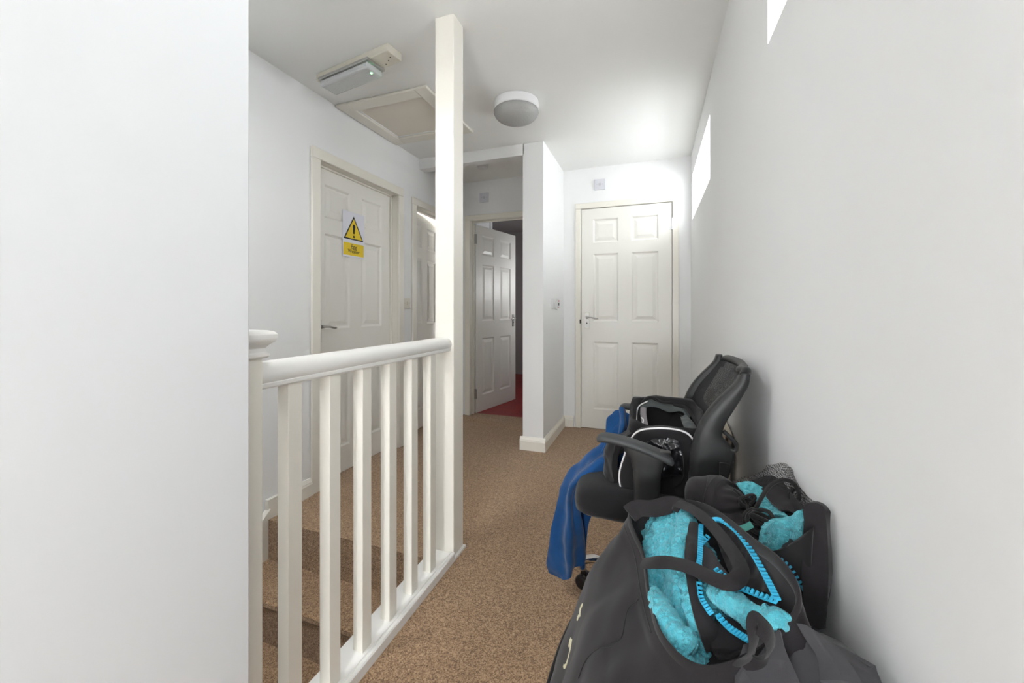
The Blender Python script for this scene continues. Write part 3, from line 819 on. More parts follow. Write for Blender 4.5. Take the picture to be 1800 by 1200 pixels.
for k in range(5):
    a = math.radians(158 + 72 * k)
    e = HUB + Vector((math.cos(a), math.sin(a), 0)) * .27
    if e.x > .255: e.x = .255
    d = (e - HUB); d.z = 0; d.normalize()
    path = smooth_path([HUB + d * .03 + Vector((0, 0, .015)), HUB + d * .12 + Vector((0, 0, .022)), HUB + d * .21 + Vector((0, 0, .024)), Vector((e.x, e.y, .098)), Vector((e.x, e.y, .066))], 20)
    m = MB(); m.tube(path, [.017] * 8 + [.0155] * 6 + [.014] * 6, 12); lg = m.build('base_leg', M['chrome'], ch, smooth=True); lg['label'] = 'chrome leg of the star base'
    cs = MB()
    pd = Vector((-d.y, d.x, 0))
    for sgn in (-1, 1):
        c = Vector((e.x, e.y, .027)) + pd * .017 * sgn - d * .006
        loops = []
        for r, h in ((.010, -.011), (.022, -.011), (.026, -.007), (.026, .007), (.022, .011), (.010, .011)):
            loops.append([c + pd * h + (d * math.cos(2 * math.pi * q / 20) + Vector((0, 0, 1)) * math.sin(2 * math.pi * q / 20)) * r for q in range(20)])
        cs.loft(loops)
    cs.tube([Vector((e.x, e.y, .07)), Vector((e.x, e.y, .03))], .009, 8)
    cs.build('castor', M['castor'], lg, smooth=True, angle=45)

# back: two side members from the photographed outline, joined by a curved top bar; mesh between them
def side_member(y0, y1):
    L_ = smooth_path([(0.22, 1.2, 0.908), (0.211, 1.2, 0.884), (0.189, 1.2, 0.858), (0.164, 1.2, 0.83), (0.136, 1.2, 0.792), (0.111, 1.2, 0.74), (0.096, 1.2, 0.68), (0.096, 1.2, 0.616), (0.108, 1.2, 0.576)], 40)
    R_ = smooth_path([(0.24, 1.2, 0.909), (0.239, 1.2, 0.878), (0.223, 1.2, 0.842), (0.203, 1.2, 0.804), (0.184, 1.2, 0.767), (0.177, 1.2, 0.731), (0.207, 1.2, 0.693), (0.197, 1.2, 0.638), (0.175, 1.2, 0.586)], 40)
    loops = []
    ym, hw = (y0 + y1) / 2, (y1 - y0) / 2
    for a, b in zip(L_, R_):
        l = []
        for k in range(16):
            t = 2 * math.pi * k / 16; c, s = math.cos(t), math.sin(t)
            c = math.copysign(abs(c) ** .6, c); s = math.copysign(abs(s) ** .6, s)
            mid = (a + b) / 2; d = (b - a) / 2
            l.append(Vector((mid.x + d.x * c, ym + hw * s, mid.z + d.z * c)))
        loops.append(l)
    m = MB(); m.loft(loops); return m
bf = side_member(1.19, 1.235).build('back_side_frame', M['plastic'], ch, smooth=True, angle=180)
side_member(1.63, 1.675).build('back_side_frame', M['plastic'], ch, smooth=True, angle=180)
m = MB()
m.tube(smooth_path([(0.229, 1.2, 0.901), (0.234, 1.215, 0.911), (0.23, 1.26, 0.907), (.252, 1.34, .905), (.256, 1.43, .908), (.252, 1.53, .905), (.247, 1.60, .900), (.240, 1.645, .885), (.235, 1.655, .87)], 36), .0125, 12)
m.build('top_bar', M['plastic'], ch, smooth=True)
m = MB(); m.box(.095, .165, 1.235, 1.63, .50, .62); m.build('lumbar_plate', M['plastic'], ch, bevel=.015, seg=3)
m = MB()                                         # rear hand loop; black inset painted in for the dark of an opening
m.tube(smooth_path([(0.178, 1.2, 0.747), (0.193, 1.2, 0.733), (0.208, 1.2, 0.715), (0.205, 1.2, 0.698), (0.189, 1.2, 0.699)], 20), .006, 8)
m.build('side_loop', M['plastic'], ch, smooth=True)
a0, a1 = Vector((0.166, 1.189, 0.666)), Vector((0.189, 1.189, 0.629))
boxes((a0.x, a1.x, 1.186, 1.192, a1.z, a0.z)).build('dark_opening_inset', M['cord'], ch, bevel=.002)
g = []
for i in range(9):
    t = i / 8; p0 = smooth_path([(0.22, 1.2, 0.897), (0.189, 1.2, 0.852), (0.148, 1.2, 0.799), (0.117, 1.2, 0.729), (0.108, 1.2, 0.626)], 9)[i]
    g.append([Vector((p0.x + .012 + .028 * math.sin(math.pi * j / 6), 1.215 + .43 * j / 6, p0.z)) for j in range(7)])
sheet(g, 24, 40, .001).build('mesh_back', M['chair_mesh'], ch, smooth=True)

def arm(y, sgn, dx=0, dz=0):
    top = smooth_path([(-0.156, 1.13, 0.706), (-0.131, 1.13, 0.712), (-0.088, 1.13, 0.708), (-0.043, 1.13, 0.699), (0.001, 1.13, 0.686), (0.033, 1.13, 0.674), (0.052, 1.13, 0.663)], 26)
    top = [p + Vector((dx, 0, dz)) for p in top]
    loops = []
    for i, p in enumerate(top):
        t = i / 25; w = .027 * (1 - (2 * t - 1) ** 6) ** .5 + .001; h = .0105 * (1 - (2 * t - 1) ** 8) ** .5 + .001
        loops.append([Vector((p.x, y + w * math.copysign(abs(math.cos(q)) ** .7, math.cos(q)), p.z + h * math.copysign(abs(math.sin(q)) ** .7, math.sin(q)))) for q in [2 * math.pi * k / 16 for k in range(16)]])
    m = MB(); m.loft(loops); a = m.build('arm_pad', M['arm_pad'], ch, smooth=True, angle=80)
    loops = []
    xs_ = -.018 + dx
    for z, hw, ht in ((.400, .030, .012), (.45, .034, .014), (.56, .034, .014), (.63, .036, .014), (.66, .044, .014), (.682, .060, .015), (.692, .062, .014)):
        z += dz * (z > .5)
        loops.append([Vector((xs_ + hw * math.copysign(abs(math.cos(q)) ** .5, math.cos(q)), y + ht * math.copysign(abs(math.sin(q)) ** .5, math.sin(q)), z)) for q in [2 * math.pi * k / 20 for k in range(20)]])
    m = MB(); m.loft(loops); m.box(xs_ - .03, xs_ + .03, min(y, y + sgn * .19), max(y, y + sgn * .19), .395, .415)
    m.build('arm_post', M['plastic'], ch, smooth=True, angle=50)
arm(1.150, 1); arm(1.715, -1, .02, -.04)

# ---------------------------------------------------------------- blue towel over the front of the seat
tw = thing('blue_towel', 'blue plush towel draped over the front of the office chair, hanging to the floor', 'towel', (-.28, 1.45, .03))
T_ = [[(-0.155, 1.56, 0.651), (-0.14, 1.53, 0.695), (-0.115, 1.51, 0.714), (-0.089, 1.52, 0.695), (-0.075, 1.56, 0.637)],
      [(-0.159, 1.52, 0.61), (-0.137, 1.46, 0.65), (-0.11, 1.44, 0.663), (-0.085, 1.45, 0.648), (-0.068, 1.5, 0.599)],
      [(-0.207, 1.5, 0.547), (-0.172, 1.45, 0.588), (-0.132, 1.41, 0.6), (-0.101, 1.4, 0.583), (-0.092, 1.43, 0.533)],
      [(-0.281, 1.46, 0.488), (-0.239, 1.42, 0.529), (-0.186, 1.37, 0.548), (-0.143, 1.36, 0.533), (-0.122, 1.38, 0.489)],
      [(-0.313, 1.44, 0.436), (-0.282, 1.4, 0.474), (-0.242, 1.36, 0.495), (-0.211, 1.36, 0.48), (-0.182, 1.37, 0.453)],
      [(-0.324, 1.42, 0.387), (-0.3, 1.39, 0.418), (-0.274, 1.37, 0.439), (-0.256, 1.37, 0.438), (-0.244, 1.39, 0.423)],
      [(-0.348, 1.43, 0.304), (-0.311, 1.41, 0.325), (-0.282, 1.39, 0.346), (-0.262, 1.4, 0.349), (-0.253, 1.43, 0.336)],
      [(-0.365, 1.44, 0.211), (-0.322, 1.42, 0.231), (-0.284, 1.4, 0.255), (-0.257, 1.42, 0.256), (-0.241, 1.46, 0.241)],
      [(-0.381, 1.45, 0.121), (-0.326, 1.42, 0.146), (-0.284, 1.4, 0.176), (-0.255, 1.43, 0.177), (-0.239, 1.47, 0.167)],
      [(-0.373, 1.46, 0.078), (-0.328, 1.43, 0.077), (-0.286, 1.41, 0.108), (-0.261, 1.43, 0.136), (-0.241, 1.46, 0.145)]]
sheet(T_, 70, 130, .012, wr=.006, ws=14, seed=2, fold=(.008, 2.3, .25), crease=.004, cs=9).build('towel_main', M['blue_towel'], tw, smooth=True)
T2 = [[(-0.266, 1.46, 0.397), (-0.235, 1.46, 0.398), (-0.21, 1.46, 0.368)], [(-0.268, 1.48, 0.337), (-0.238, 1.48, 0.337), (-0.215, 1.48, 0.32)],
      [(-0.27, 1.49, 0.245), (-0.247, 1.48, 0.255), (-0.23, 1.48, 0.269)], [(-0.265, 1.49, 0.15), (-0.251, 1.48, 0.158), (-0.24, 1.48, 0.167)], [(-0.261, 1.49, 0.097), (-0.251, 1.48, 0.101), (-0.242, 1.48, 0.111)]]
sheet(T2, 16, 50, .008, wr=.005, ws=20, seed=5).build('towel_fold', M['blue_towel'], tw, smooth=True)

lp = smooth_path([(-0.116, 1.5, 0.694), (-0.119, 1.48, 0.665), (-0.122, 1.45, 0.624), (-0.134, 1.43, 0.573), (-0.176, 1.4, 0.525)], 50); loops = []
for i, c in enumerate(lp):
    t = i / 49; r = (.040 * (1 - (1 - min(1, t * 5)) ** 2) ** .5 + .003) * (1 - .25 * t) * (1 if t < .9 else .8)
    loops.append([c + Vector((math.cos(q), .5 * math.sin(q), .45 * math.sin(q))) * r * (1 + .14 * math.sin(4 * q + 3 * t)) + Vector((0, 0, .004 * nz(c, 30, 2))) for q in [2 * math.pi * k / 36 for k in range(36)]])
m = MB(); m.loft(loops); m.build('towel_end', M['blue_towel'], tw, smooth=True, angle=180)

# ---------------------------------------------------------------- backpack on the chair
bp = thing('backpack', 'black backpack with white piping lying open on the office chair', 'bag', (-.01, 1.44, .53))
loops = []
base = [(.80, .53, 0), (.95, .545, 0), (1.0, .60, 0), (1.0, .66, 0), (.97, .70, .01), (.93, .722, .02)]
def bag_loop(k, z, rise, inset=0):
    l = sup(.037, 1.435, (.122 - inset) * k, (.150 - inset) * k, z, 3.6, 56)
    for p in l:
        t = max(0, (p.y - 1.40) / .18)
        p.z += rise * 1.6 * t + .012 * nz(p, 18, 1) * (z > .6)
        p.x += .010 * nz(p, 14, 4); p.y += .008 * nz(p, 14, 8)
    return l
for k, z, r in base: loops.append(bag_loop(k, z, r))
for k, z, r in ((.90, .715, .02), (.88, .68, .01), (.86, .62, 0), (.6, .58, 0)): loops.append(bag_loop(k, z, r, .004))
m = MB(); m.loft(loops); m.build('main_body', M['black_cloth2'], bp, smooth=True, angle=180)
OUT = [(-0.091, 1.262, 0.518), (-0.1, 1.262, 0.568), (-0.084, 1.262, 0.631), (-0.068, 1.262, 0.677), (-0.041, 1.262, 0.708), (0.011, 1.262, 0.721), (0.061, 1.262, 0.722), (0.095, 1.262, 0.712), (0.114, 1.262, 0.684), (0.121, 1.262, 0.642), (0.12, 1.262, 0.57), (0.088, 1.262, 0.522), (0.017, 1.262, 0.497), (-0.054, 1.262, 0.498)]
o_ = smooth_path(OUT, 72, closed=True); cen = sum(o_, Vector()) / 72
loops = []
for sc, y in ((.30, 1.247), (.62, 1.246), (.64, 1.252), (.90, 1.250), (.97, 1.255), (1.0, 1.265), (1.0, 1.285), (.95, 1.31)):
    loops.append([Vector((cen.x + (p.x - cen.x) * sc, y + .004 * nz(p * sc, 25, 3), cen.z + (p.z - cen.z) * sc)) for p in o_])
m = MB(); m.loft(loops); m.build('front_panel', M['black_cloth2'], bp, smooth=True, angle=60)
m = MB(); m.tube([Vector((p.x, 1.261, p.z)) for p in o_], .0027, 8, closed=True); pp = m.build('piping', M['piping'], bp, smooth=True); pp['label'] = 'white piping around the front pocket'
m = sheet([[(-0.018, 1.246, 0.684), (0.025, 1.243, 0.701), (0.071, 1.246, 0.694)], [(-0.015, 1.24, 0.652), (0.025, 1.236, 0.664), (0.076, 1.24, 0.66)], [(-0.018, 1.243, 0.583), (0.025, 1.238, 0.586), (0.076, 1.243, 0.597)]], 30, 30, .002, wr=.006, ws=40)
m.build('clear_pocket', mat('black_pvc', (0.012, 0.012, 0.014), .22, coat=.4), bp, smooth=True)
m = sheet([[(-.085, 1.44, .62), (-.12, 1.42, .58), (-.125, 1.42, .535)], [(-.085, 1.38, .665), (-.145, 1.37, .62), (-.150, 1.36, .535)], [(-.075, 1.32, .69), (-.145, 1.31, .635), (-.150, 1.31, .535)], [(-.07, 1.27, .70), (-.115, 1.265, .655), (-.120, 1.265, .535)]], 30, 40, .02, wr=.008, ws=22, seed=6)
m.build('side_pocket', M['black_cloth2'], bp, smooth=True)
# rear flap, rim straps and buckles
m = sheet([[(-0.067, 1.55, 0.692), (-0.043, 1.56, 0.73), (0.002, 1.57, 0.74), (0.051, 1.57, 0.731), (0.099, 1.56, 0.727), (0.123, 1.53, 0.701)],
           [(-0.06, 1.54, 0.686), (-0.038, 1.545, 0.723), (0.002, 1.555, 0.73), (0.051, 1.555, 0.722), (0.096, 1.545, 0.72), (0.118, 1.52, 0.693)],
           [(-0.054, 1.535, 0.678), (-0.032, 1.54, 0.712), (0.006, 1.55, 0.717), (0.052, 1.55, 0.702), (0.094, 1.54, 0.711), (0.115, 1.52, 0.683)]], 44, 14, .004, wr=.004, ws=30, seed=4)
m.build('top_flap', M['pad_grey'], bp, smooth=True)
m = sheet([[(-0.061, 1.555, 0.678), (0.002, 1.575, 0.717), (0.053, 1.575, 0.709), (0.12, 1.54, 0.682)], [(-0.064, 1.54, 0.614), (0.002, 1.56, 0.636), (0.051, 1.56, 0.637), (0.127, 1.53, 0.633)]], 24, 14, .004, wr=.004, ws=30, seed=4)
m.build('lining', M['cord'], bp, smooth=True)
ribbon([(-0.035, 1.5, 0.723), (-0.034, 1.46, 0.705), (-0.027, 1.4, 0.686)], .020, .003, (0, -1, .3)).build('strap', M['strap_grey'], bp, smooth=True)
m = MB(); m.tube(smooth_path([(-0.057, 1.5, 0.656), (-0.059, 1.51, 0.694), (-0.05, 1.53, 0.721), (-0.022, 1.55, 0.736)], 20), .0024, 8); m.build('piping', M['piping'], bp, smooth=True)
m = MB(); m.tube(smooth_path([(-0.045, 1.38, 0.677), (-0.036, 1.38, 0.697), (-0.033, 1.4, 0.705), (-0.039, 1.42, 0.707)], 16), .0022, 8); m.build('piping', M['piping'], bp, smooth=True)
m = MB(); m.tube(smooth_path([(-0.042, 1.55, 0.728), (-0.022, 1.55, 0.749), (0.002, 1.55, 0.75), (0.025, 1.55, 0.738), (0.056, 1.55, 0.736)], 24), .005, 8); m.build('grab_handle', M['cord'], bp, smooth=True)
m = sheet([[(0.088, 1.5, 0.7), (0.106, 1.5, 0.711), (0.119, 1.5, 0.699)], [(0.091, 1.44, 0.693), (0.114, 1.44, 0.701), (0.135, 1.44, 0.684)], [(0.098, 1.38, 0.688), (0.114, 1.38, 0.688), (0.134, 1.38, 0.679)]], 14, 20, .004, wr=.003, ws=40)
m.build('side_pad', M['pad_grey'], bp, smooth=True)
ribbon([(0.101, 1.34, 0.7), (0.118, 1.31, 0.688), (0.131, 1.29, 0.662), (0.137, 1.29, 0.636)], .020, .004, (.3, -1, .4)).build('strap', M['strap_grey'], bp, smooth=True)
ribbon([(0.068, 1.56, 0.726), (0.107, 1.54, 0.726), (0.128, 1.5, 0.705), (0.143, 1.44, 0.685), (0.145, 1.36, 0.667)], .012, .003, (.2, -1, .5)).build('strap', M['cord'], bp, smooth=True)

# ---------------------------------------------------------------- board and grey bag between the chair and the wall
bd = thing('board', 'cream board leaning on the right wall behind the office chair', 'board', (.26, 1.95, 0))
m = MB(); m.add([(.240, 1.70, .10), (.262, 1.70, .10), (.240, 2.25, .10), (.262, 2.25, .10), (.264, 1.70, .60), (.286, 1.70, .60), (.264, 2.25, .67), (.286, 2.25, .67)], [(0, 1, 3, 2), (4, 6, 7, 5), (0, 4, 5, 1), (2, 3, 7, 6), (0, 2, 6, 4), (1, 5, 7, 3)])
for v in range(8): pass
m.v = [(x - .004, y, z - .1 if z < .2 else z) for x, y, z in m.v]
m.build('panel', M['board'], bd, bevel=.002)
m = MB(); m.tube([(.233, 1.69, .01), (.262, 1.69, .6)], .005, 6); m.build('edge_strip', M['board_edge'], bd)
gb = thing('grey_bag', 'grey strapped bag seen through the mesh back of the chair', 'bag', (.20, 1.90, .0))
loops = [sup(.172, 1.86, .045 * k, .10 * k, z, 3, 32) for k, z in ((.8, .0), (1, .03), (1.05, .25), (1.0, .5), (.8, .66), (.45, .72))]
m = MB(); m.loft(loops); m.build('body', M['pad_grey'], gb, smooth=True, angle=180)
ribbon([(.128, 1.78, .70), (.125, 1.80, .62), (.122, 1.84, .52)], .03, .003, (-1, -.5, 0)).build('strap', M['strap_grey'], gb, smooth=True)
m = MB(); m.tube(smooth_path([(.126, 1.93, .68), (.120, 1.87, .60), (.122, 1.80, .50)], 16), .003, 6); m.build('piping', M['piping'], gb, smooth=True)

# ---------------------------------------------------------------- large open tote bag on the floor
tote = thing('tote_bag', 'large open black tote bag with cream lettering, stuffed with teal-lined clothing', 'bag', (.0, .85, 0))
RIM = [(-0.052, 0.968, 0.6), (0.047, 1.007, 0.625), (0.12, 0.921, 0.655), (0.161, 0.798, 0.675), (0.189, 0.714, 0.69), (0.199, 0.677, 0.665), (0.17, 0.658, 0.62), (0.113, 0.625, 0.588), (0.058, 0.622, 0.565), (0.013, 0.666, 0.56), (-0.009, 0.757, 0.555), (-0.02, 0.868, 0.565)]
L50 = [(-.088,1.01,.52), (.04,1.01,.54), (.15,.97,.58), (.20,.84,.60), (.215,.75,.61), (.215,.66,.58), (.178,.60,.54), (.105,.575,.52), (.04,.59,.50), (-.02,.66,.50), (-.06,.77,.50), (-.080,.885,.51)]
L44 = [(-.112,1.02,.46), (.02,1.01,.46), (.14,.96,.46), (.20,.86,.46), (.225,.75,.46), (.225,.64,.46), (.18,.57,.46), (.10,.545,.46), (.03,.56,.455), (-.05,.64,.45), (-.10,.76,.45), (-.120,.90,.455)]
L35 = [(-.155,1.02,.36), (.00,1.01,.36), (.14,.96,.36), (.205,.86,.36), (.235,.75,.36), (.235,.63,.36), (.17,.55,.36), (.08,.525,.36), (.0,.54,.36), (-.09,.62,.36), (-.14,.75,.36), (-.156,.90,.36)]
L20 = [(-.205,1.02,.20), (-.02,1.01,.20), (.13,.96,.20), (.215,.86,.20), (.245,.75,.20), (.245,.62,.20), (.17,.53,.20), (.06,.505,.20), (-.04,.52,.20), (-.14,.60,.20), (-.195,.75,.20), (-.218,.89,.20)]
L00 = [(-.24,1.03,.0), (-.03,1.02,.0), (.13,.97,.0), (.22,.86,.0), (.25,.75,.0), (.25,.60,.0), (.17,.52,.0), (.05,.49,.0), (-.06,.50,.0), (-.18,.59,.0), (-.235,.74,.0), (-.26,.89,.0)]
def inner(l, k, z):
    c = sum((Vector(p) for p in l), Vector()) / len(l)
    return [tuple(c + (Vector(p) - c) * k + Vector((0, 0, z))) for p in l]
ctrl = [L00, L20, L35, L44, L50, RIM]
NU = 132
g = smooth_grid([[Vector(p) for p in r] for r in ctrl], NU, 70, closed_u=True)
gn = grid_normals(g, True)
for i in range(70):
    for j in range(NU):
        p = g[i][j]; a = .014 * min(1, i / 10) * (1 if i < 64 else .4)
        w_ = Vector((p.x, p.y, p.z * .45)); d = a * (nz(w_, 9, 2) + .4 * nz(w_, 21, 5) + .5 * (.3 - 2 * abs(nz(w_, 7, 8))))
        q = p + gn[i][j] * d
        q.x = min(q.x, .268); g[i][j] = q
rimi = g[-1]
ins = []
for k, dz in ((.985, -.004), (.97, -.03), (.95, -.08)):
    c = sum(rimi, Vector()) / NU
    ins.append([c + (p - c) * k + Vector((0, 0, dz)) for p in rimi])
m = MB(); m.grid(g + ins, closed_u=True)
n0 = 0; m.f.append([j for j in range(NU)][::-1]); m.m.append(0)
lastrow = (len(g) + 2) * NU
m.f.append([lastrow + j for j in range(NU)]); m.m.append(0)
body = m.build('tote_body', M['black_cloth'], tote, smooth=True, angle=180)
# turned hem around the rim
hem = smooth_path([tuple(p) for p in rimi[::3]], 120, closed=True)
m = MB()
loops = []
for i, p in enumerate(hem):
    t = (hem[(i + 1) % 120] - hem[i - 1]).normalized(); out_ = t.cross(Vector((0, 0, 1))).normalized()
    loops.append([p + out_ * .004 * math.cos(q) + Vector((0, 0, 1)) * (.011 * math.sin(q) - .006) for q in [2 * math.pi * k / 10 for k in range(10)]])
m.grid(loops, closed_u=True, closed_v=True); m.build('rim_hem', M['black_cloth'], tote, smooth=True)
from mathutils.bvhtree import BVHTree
bvh = BVHTree.FromPolygons([tuple(p) for r in g for p in r], [(i * NU + j, i * NU + (j + 1) % NU, (i + 1) * NU + (j + 1) % NU, (i + 1) * NU + j) for i in range(69) for j in range(NU)])
def onto(p, lift=.001):
    c, n, _, _ = bvh.find_nearest(Vector(p))
    ax = Vector((.0, .82, c.z)); n = n if n.dot(c - ax) > 0 else -n
    return c + n * lift, n
def on_path(pts, r, name, m0, n=40):
    q = [onto(p, r * .4)[0] for p in smooth_path(pts, n)]
    mm = MB(); mm.tube(q, r, 6); mm.build(name, m0, tote, smooth=True)
on_path([(-0.04, 0.985, 0.56), (-0.026, 0.921, 0.545), (-0.02, 0.85, 0.535), (-0.015, 0.747, 0.54), (0.001, 0.693, 0.54)], .0012, 'seam', M['cord'])
on_path([(-0.018, 0.775, 0.53), (-0.031, 0.775, 0.5), (-0.036, 0.738, 0.48), (-0.063, 0.746, 0.44), (-0.09, 0.758, 0.4), (-0.106, 0.756, 0.37)], .0014, 'seam', M['cord'], 50)
def print_mark(strokes, w):
    mm = MB()
    for s_ in strokes:
        q = []; ns = []
        for p in smooth_path(s_, 18):
            c, n = onto(p, .0015); q.append(c); ns.append(n)
        rows = []
        for i in range(18):
            t = (q[min(i + 1, 17)] - q[max(i - 1, 0)]).normalized(); sd = t.cross(ns[i]).normalized()
            ww = w * (.6 + .4 * math.sin(math.pi * i / 17))
            rows.append([q[i] - sd * ww + ns[i] * .0004, q[i] + sd * ww + ns[i] * .0004, q[i] + sd * ww - ns[i] * .001, q[i] - sd * ww - ns[i] * .001])
        mm.loft(rows)
    o = mm.build('lettering', M['cream_print'], tote); o['label'] = 'cream printed letter stroke'
print_mark([[(-.157,.91,.400), (-.160,.91,.385), (-.157,.895,.380)], [(-.163,.905,.375), (-.160,.905,.362)]], .004)
print_mark([[(-.176,.90,.320), (-.178,.88,.300), (-.176,.875,.285), (-.180,.88,.268), (-.184,.89,.262)], [(-.180,.905,.318), (-.182,.90,.300)]], .0045)
# purple-grey strip and black binding of another bag beneath the tote
m = sheet([[(-.168,.96,.335), (-.165,.99,.34)], [(-.205,.965,.23), (-.212,1.005,.24)], [(-.235,.96,.13), (-.248,1.01,.13)], [(-.262,.95,.015), (-.278,1.0,.012)]], 10, 30, .004, wr=.003)
o = m.build('under_bag_strip', M['purple_grey'], tote, smooth=True); o['label'] = 'purple-grey strip of another bag beneath the tote'
m = MB(); m.tube(smooth_path([(-.166,.992,.345), (-.214,1.008,.24), (-.251,1.013,.13), (-.282,1.004,.012)], 30), .005, 8); m.build('binding', M['cord'], tote, smooth=True)
# handles
ribbon([(-0.054, 0.955, 0.602), (-0.034, 0.969, 0.612), (0.001, 0.969, 0.618), (0.038, 0.985, 0.626), (0.061, 0.969, 0.632)], .042, .004, (.1, -.5, .85)).build('handle_patch', M['black_cloth'], tote, smooth=True)
ribbon([(-0.022, 0.816, 0.578), (0.001, 0.792, 0.6), (0.03, 0.776, 0.615), (0.061, 0.751, 0.628), (0.089, 0.722, 0.636), (0.111, 0.708, 0.642), (0.127, 0.715, 0.648), (0.135, 0.738, 0.652), (0.131, 0.779, 0.652), (0.118, 0.833, 0.652), (0.099, 0.89, 0.65), (0.075, 0.939, 0.645), (0.05, 0.973, 0.636)], .025, .0035, (.0, -.55, .84), n=90).build('handle', M['black_cloth'], tote, smooth=True)
ribbon([(0.11, 0.612, 0.592), (0.12, 0.605, 0.615), (0.124, 0.596, 0.64), (0.123, 0.592, 0.66), (0.126, 0.592, 0.668), (0.132, 0.591, 0.665), (0.14, 0.592, 0.655), (0.143, 0.598, 0.635), (0.134, 0.611, 0.61), (0.116, 0.613, 0.59)], .027, .0035, (.55, -.6, .55), n=90).build('handle', M['black_cloth'], tote, smooth=True)

# ---------------------------------------------------------------- hooded robe crammed into the tote
rb = thing('changing_robe', 'black robe with teal sherpa lining and bright blue zips, crammed into the tote bag', 'robe', (.09, .80, .4))
R_ = [[(-0.029, 0.999, 0.555), (0.001, 0.994, 0.59), (0.039, 1.01, 0.605), (0.074, 1.008, 0.612), (0.102, 0.997, 0.58), (0.159, 0.977, 0.57), (0.197, 0.926, 0.6)],
      [(-0.022, 0.934, 0.545), (0.012, 0.908, 0.585), (0.047, 0.916, 0.612), (0.075, 0.937, 0.615), (0.109, 0.928, 0.575), (0.161, 0.895, 0.57), (0.2, 0.852, 0.61)],
      [(-0.018, 0.861, 0.54), (0.015, 0.852, 0.57), (0.042, 0.828, 0.605), (0.068, 0.85, 0.602), (0.098, 0.837, 0.575), (0.16, 0.834, 0.575), (0.208, 0.813, 0.6)],
      [(-0.012, 0.785, 0.54), (0.015, 0.827, 0.535), (0.039, 0.8, 0.58), (0.063, 0.792, 0.585), (0.09, 0.771, 0.585), (0.137, 0.737, 0.6), (0.197, 0.744, 0.61)],
      [(-0.001, 0.714, 0.548), (0.022, 0.76, 0.535), (0.043, 0.758, 0.565), (0.065, 0.762, 0.56), (0.096, 0.744, 0.575), (0.135, 0.704, 0.598), (0.186, 0.703, 0.61)],
      [(0.016, 0.671, 0.548), (0.036, 0.706, 0.545), (0.053, 0.726, 0.548), (0.072, 0.744, 0.535), (0.101, 0.748, 0.54), (0.139, 0.725, 0.56), (0.179, 0.704, 0.59)],
      [(0.041, 0.653, 0.545), (0.058, 0.679, 0.54), (0.069, 0.707, 0.53), (0.086, 0.732, 0.51), (0.106, 0.739, 0.51), (0.137, 0.737, 0.525), (0.164, 0.715, 0.56)],
      [(0.07, 0.661, 0.535), (0.078, 0.682, 0.525), (0.086, 0.701, 0.515), (0.099, 0.72, 0.5), (0.114, 0.726, 0.5), (0.13, 0.725, 0.515), (0.144, 0.71, 0.54)]]
m = sheet(R_, 190, 230, .012, wr=.0075, ws=22, seed=3, curls=.005)
m.build('fleece_lining', M['teal'], rb, smooth=True)
# rolled fleece edges standing proud
def roll(path, r, name='fleece_roll', par=None, n=110, k=28, m0=None, s=1.0, curls=.0045):
    p = smooth_path(path, n); loops = []; prev = None
    for i in range(n):
        t = (p[min(i + 1, n - 1)] - p[max(i - 1, 0)]).normalized()
        if prev is None: prev = t.orthogonal().normalized()
        prev = (prev - t * prev.dot(t)).normalized(); b = t.cross(prev)
        rr = (r[0] + (r[1] - r[0]) * i / (n - 1)) if isinstance(r, tuple) else r
        rr *= max(.05, (1 - abs(2 * i / (n - 1) - 1) ** 8)) ** .5
        l = []
        for q in range(k):
            d = prev * math.cos(2 * math.pi * q / k) + b * math.sin(2 * math.pi * q / k)
            pt = p[i] + d * rr
            l.append(pt + d * (curls * curl(pt) + .004 * nz(pt, 30, 2)))
        loops.append(l)
    mm = MB(); mm.loft(loops)
    return mm.build(name, m0 or M['teal'], par or rb, smooth=True)
roll([(0.001, 0.946, 0.575), (0.032, 0.985, 0.6), (0.058, 0.995, 0.61), (0.066, 0.947, 0.612), (0.056, 0.876, 0.605), (0.046, 0.822, 0.595)], (.014, .018))
roll([(0.062, 0.792, 0.59), (0.059, 0.76, 0.58), (0.063, 0.72, 0.565), (0.071, 0.7, 0.545), (0.082, 0.698, 0.525)], (.016, .009))
roll([(0.001, 0.783, 0.55), (0.017, 0.724, 0.555), (0.035, 0.687, 0.552), (0.06, 0.672, 0.542)], (.016, .020))
roll([(0.092, 0.749, 0.6), (0.113, 0.717, 0.608), (0.132, 0.693, 0.612), (0.151, 0.676, 0.615), (0.169, 0.671, 0.628), (0.173, 0.677, 0.64)], (.020, .014))
# black outer panels
def panel(rows, name='robe_panel', mt='black_cloth', wr=.003, th=.004, nu=40, nv=60, seed=1, ws=26):
    return sheet(rows, nu, nv, th, wr=wr, ws=ws, seed=seed).build(name, M[mt], rb, smooth=True)
panel([[(0.071, 0.908, 0.63), (0.081, 0.906, 0.632), (0.09, 0.899, 0.63)], [(0.059, 0.841, 0.625), (0.07, 0.826, 0.63), (0.082, 0.832, 0.626)], [(0.054, 0.787, 0.612), (0.064, 0.778, 0.618), (0.076, 0.78, 0.616)],
       [(0.054, 0.744, 0.604), (0.063, 0.744, 0.606), (0.073, 0.748, 0.606)], [(0.059, 0.706, 0.588), (0.071, 0.711, 0.592), (0.083, 0.712, 0.59)], [(0.068, 0.681, 0.568), (0.083, 0.691, 0.574), (0.096, 0.701, 0.574)], [(0.077, 0.677, 0.545), (0.093, 0.683, 0.552), (0.107, 0.688, 0.56)]], seed=2)
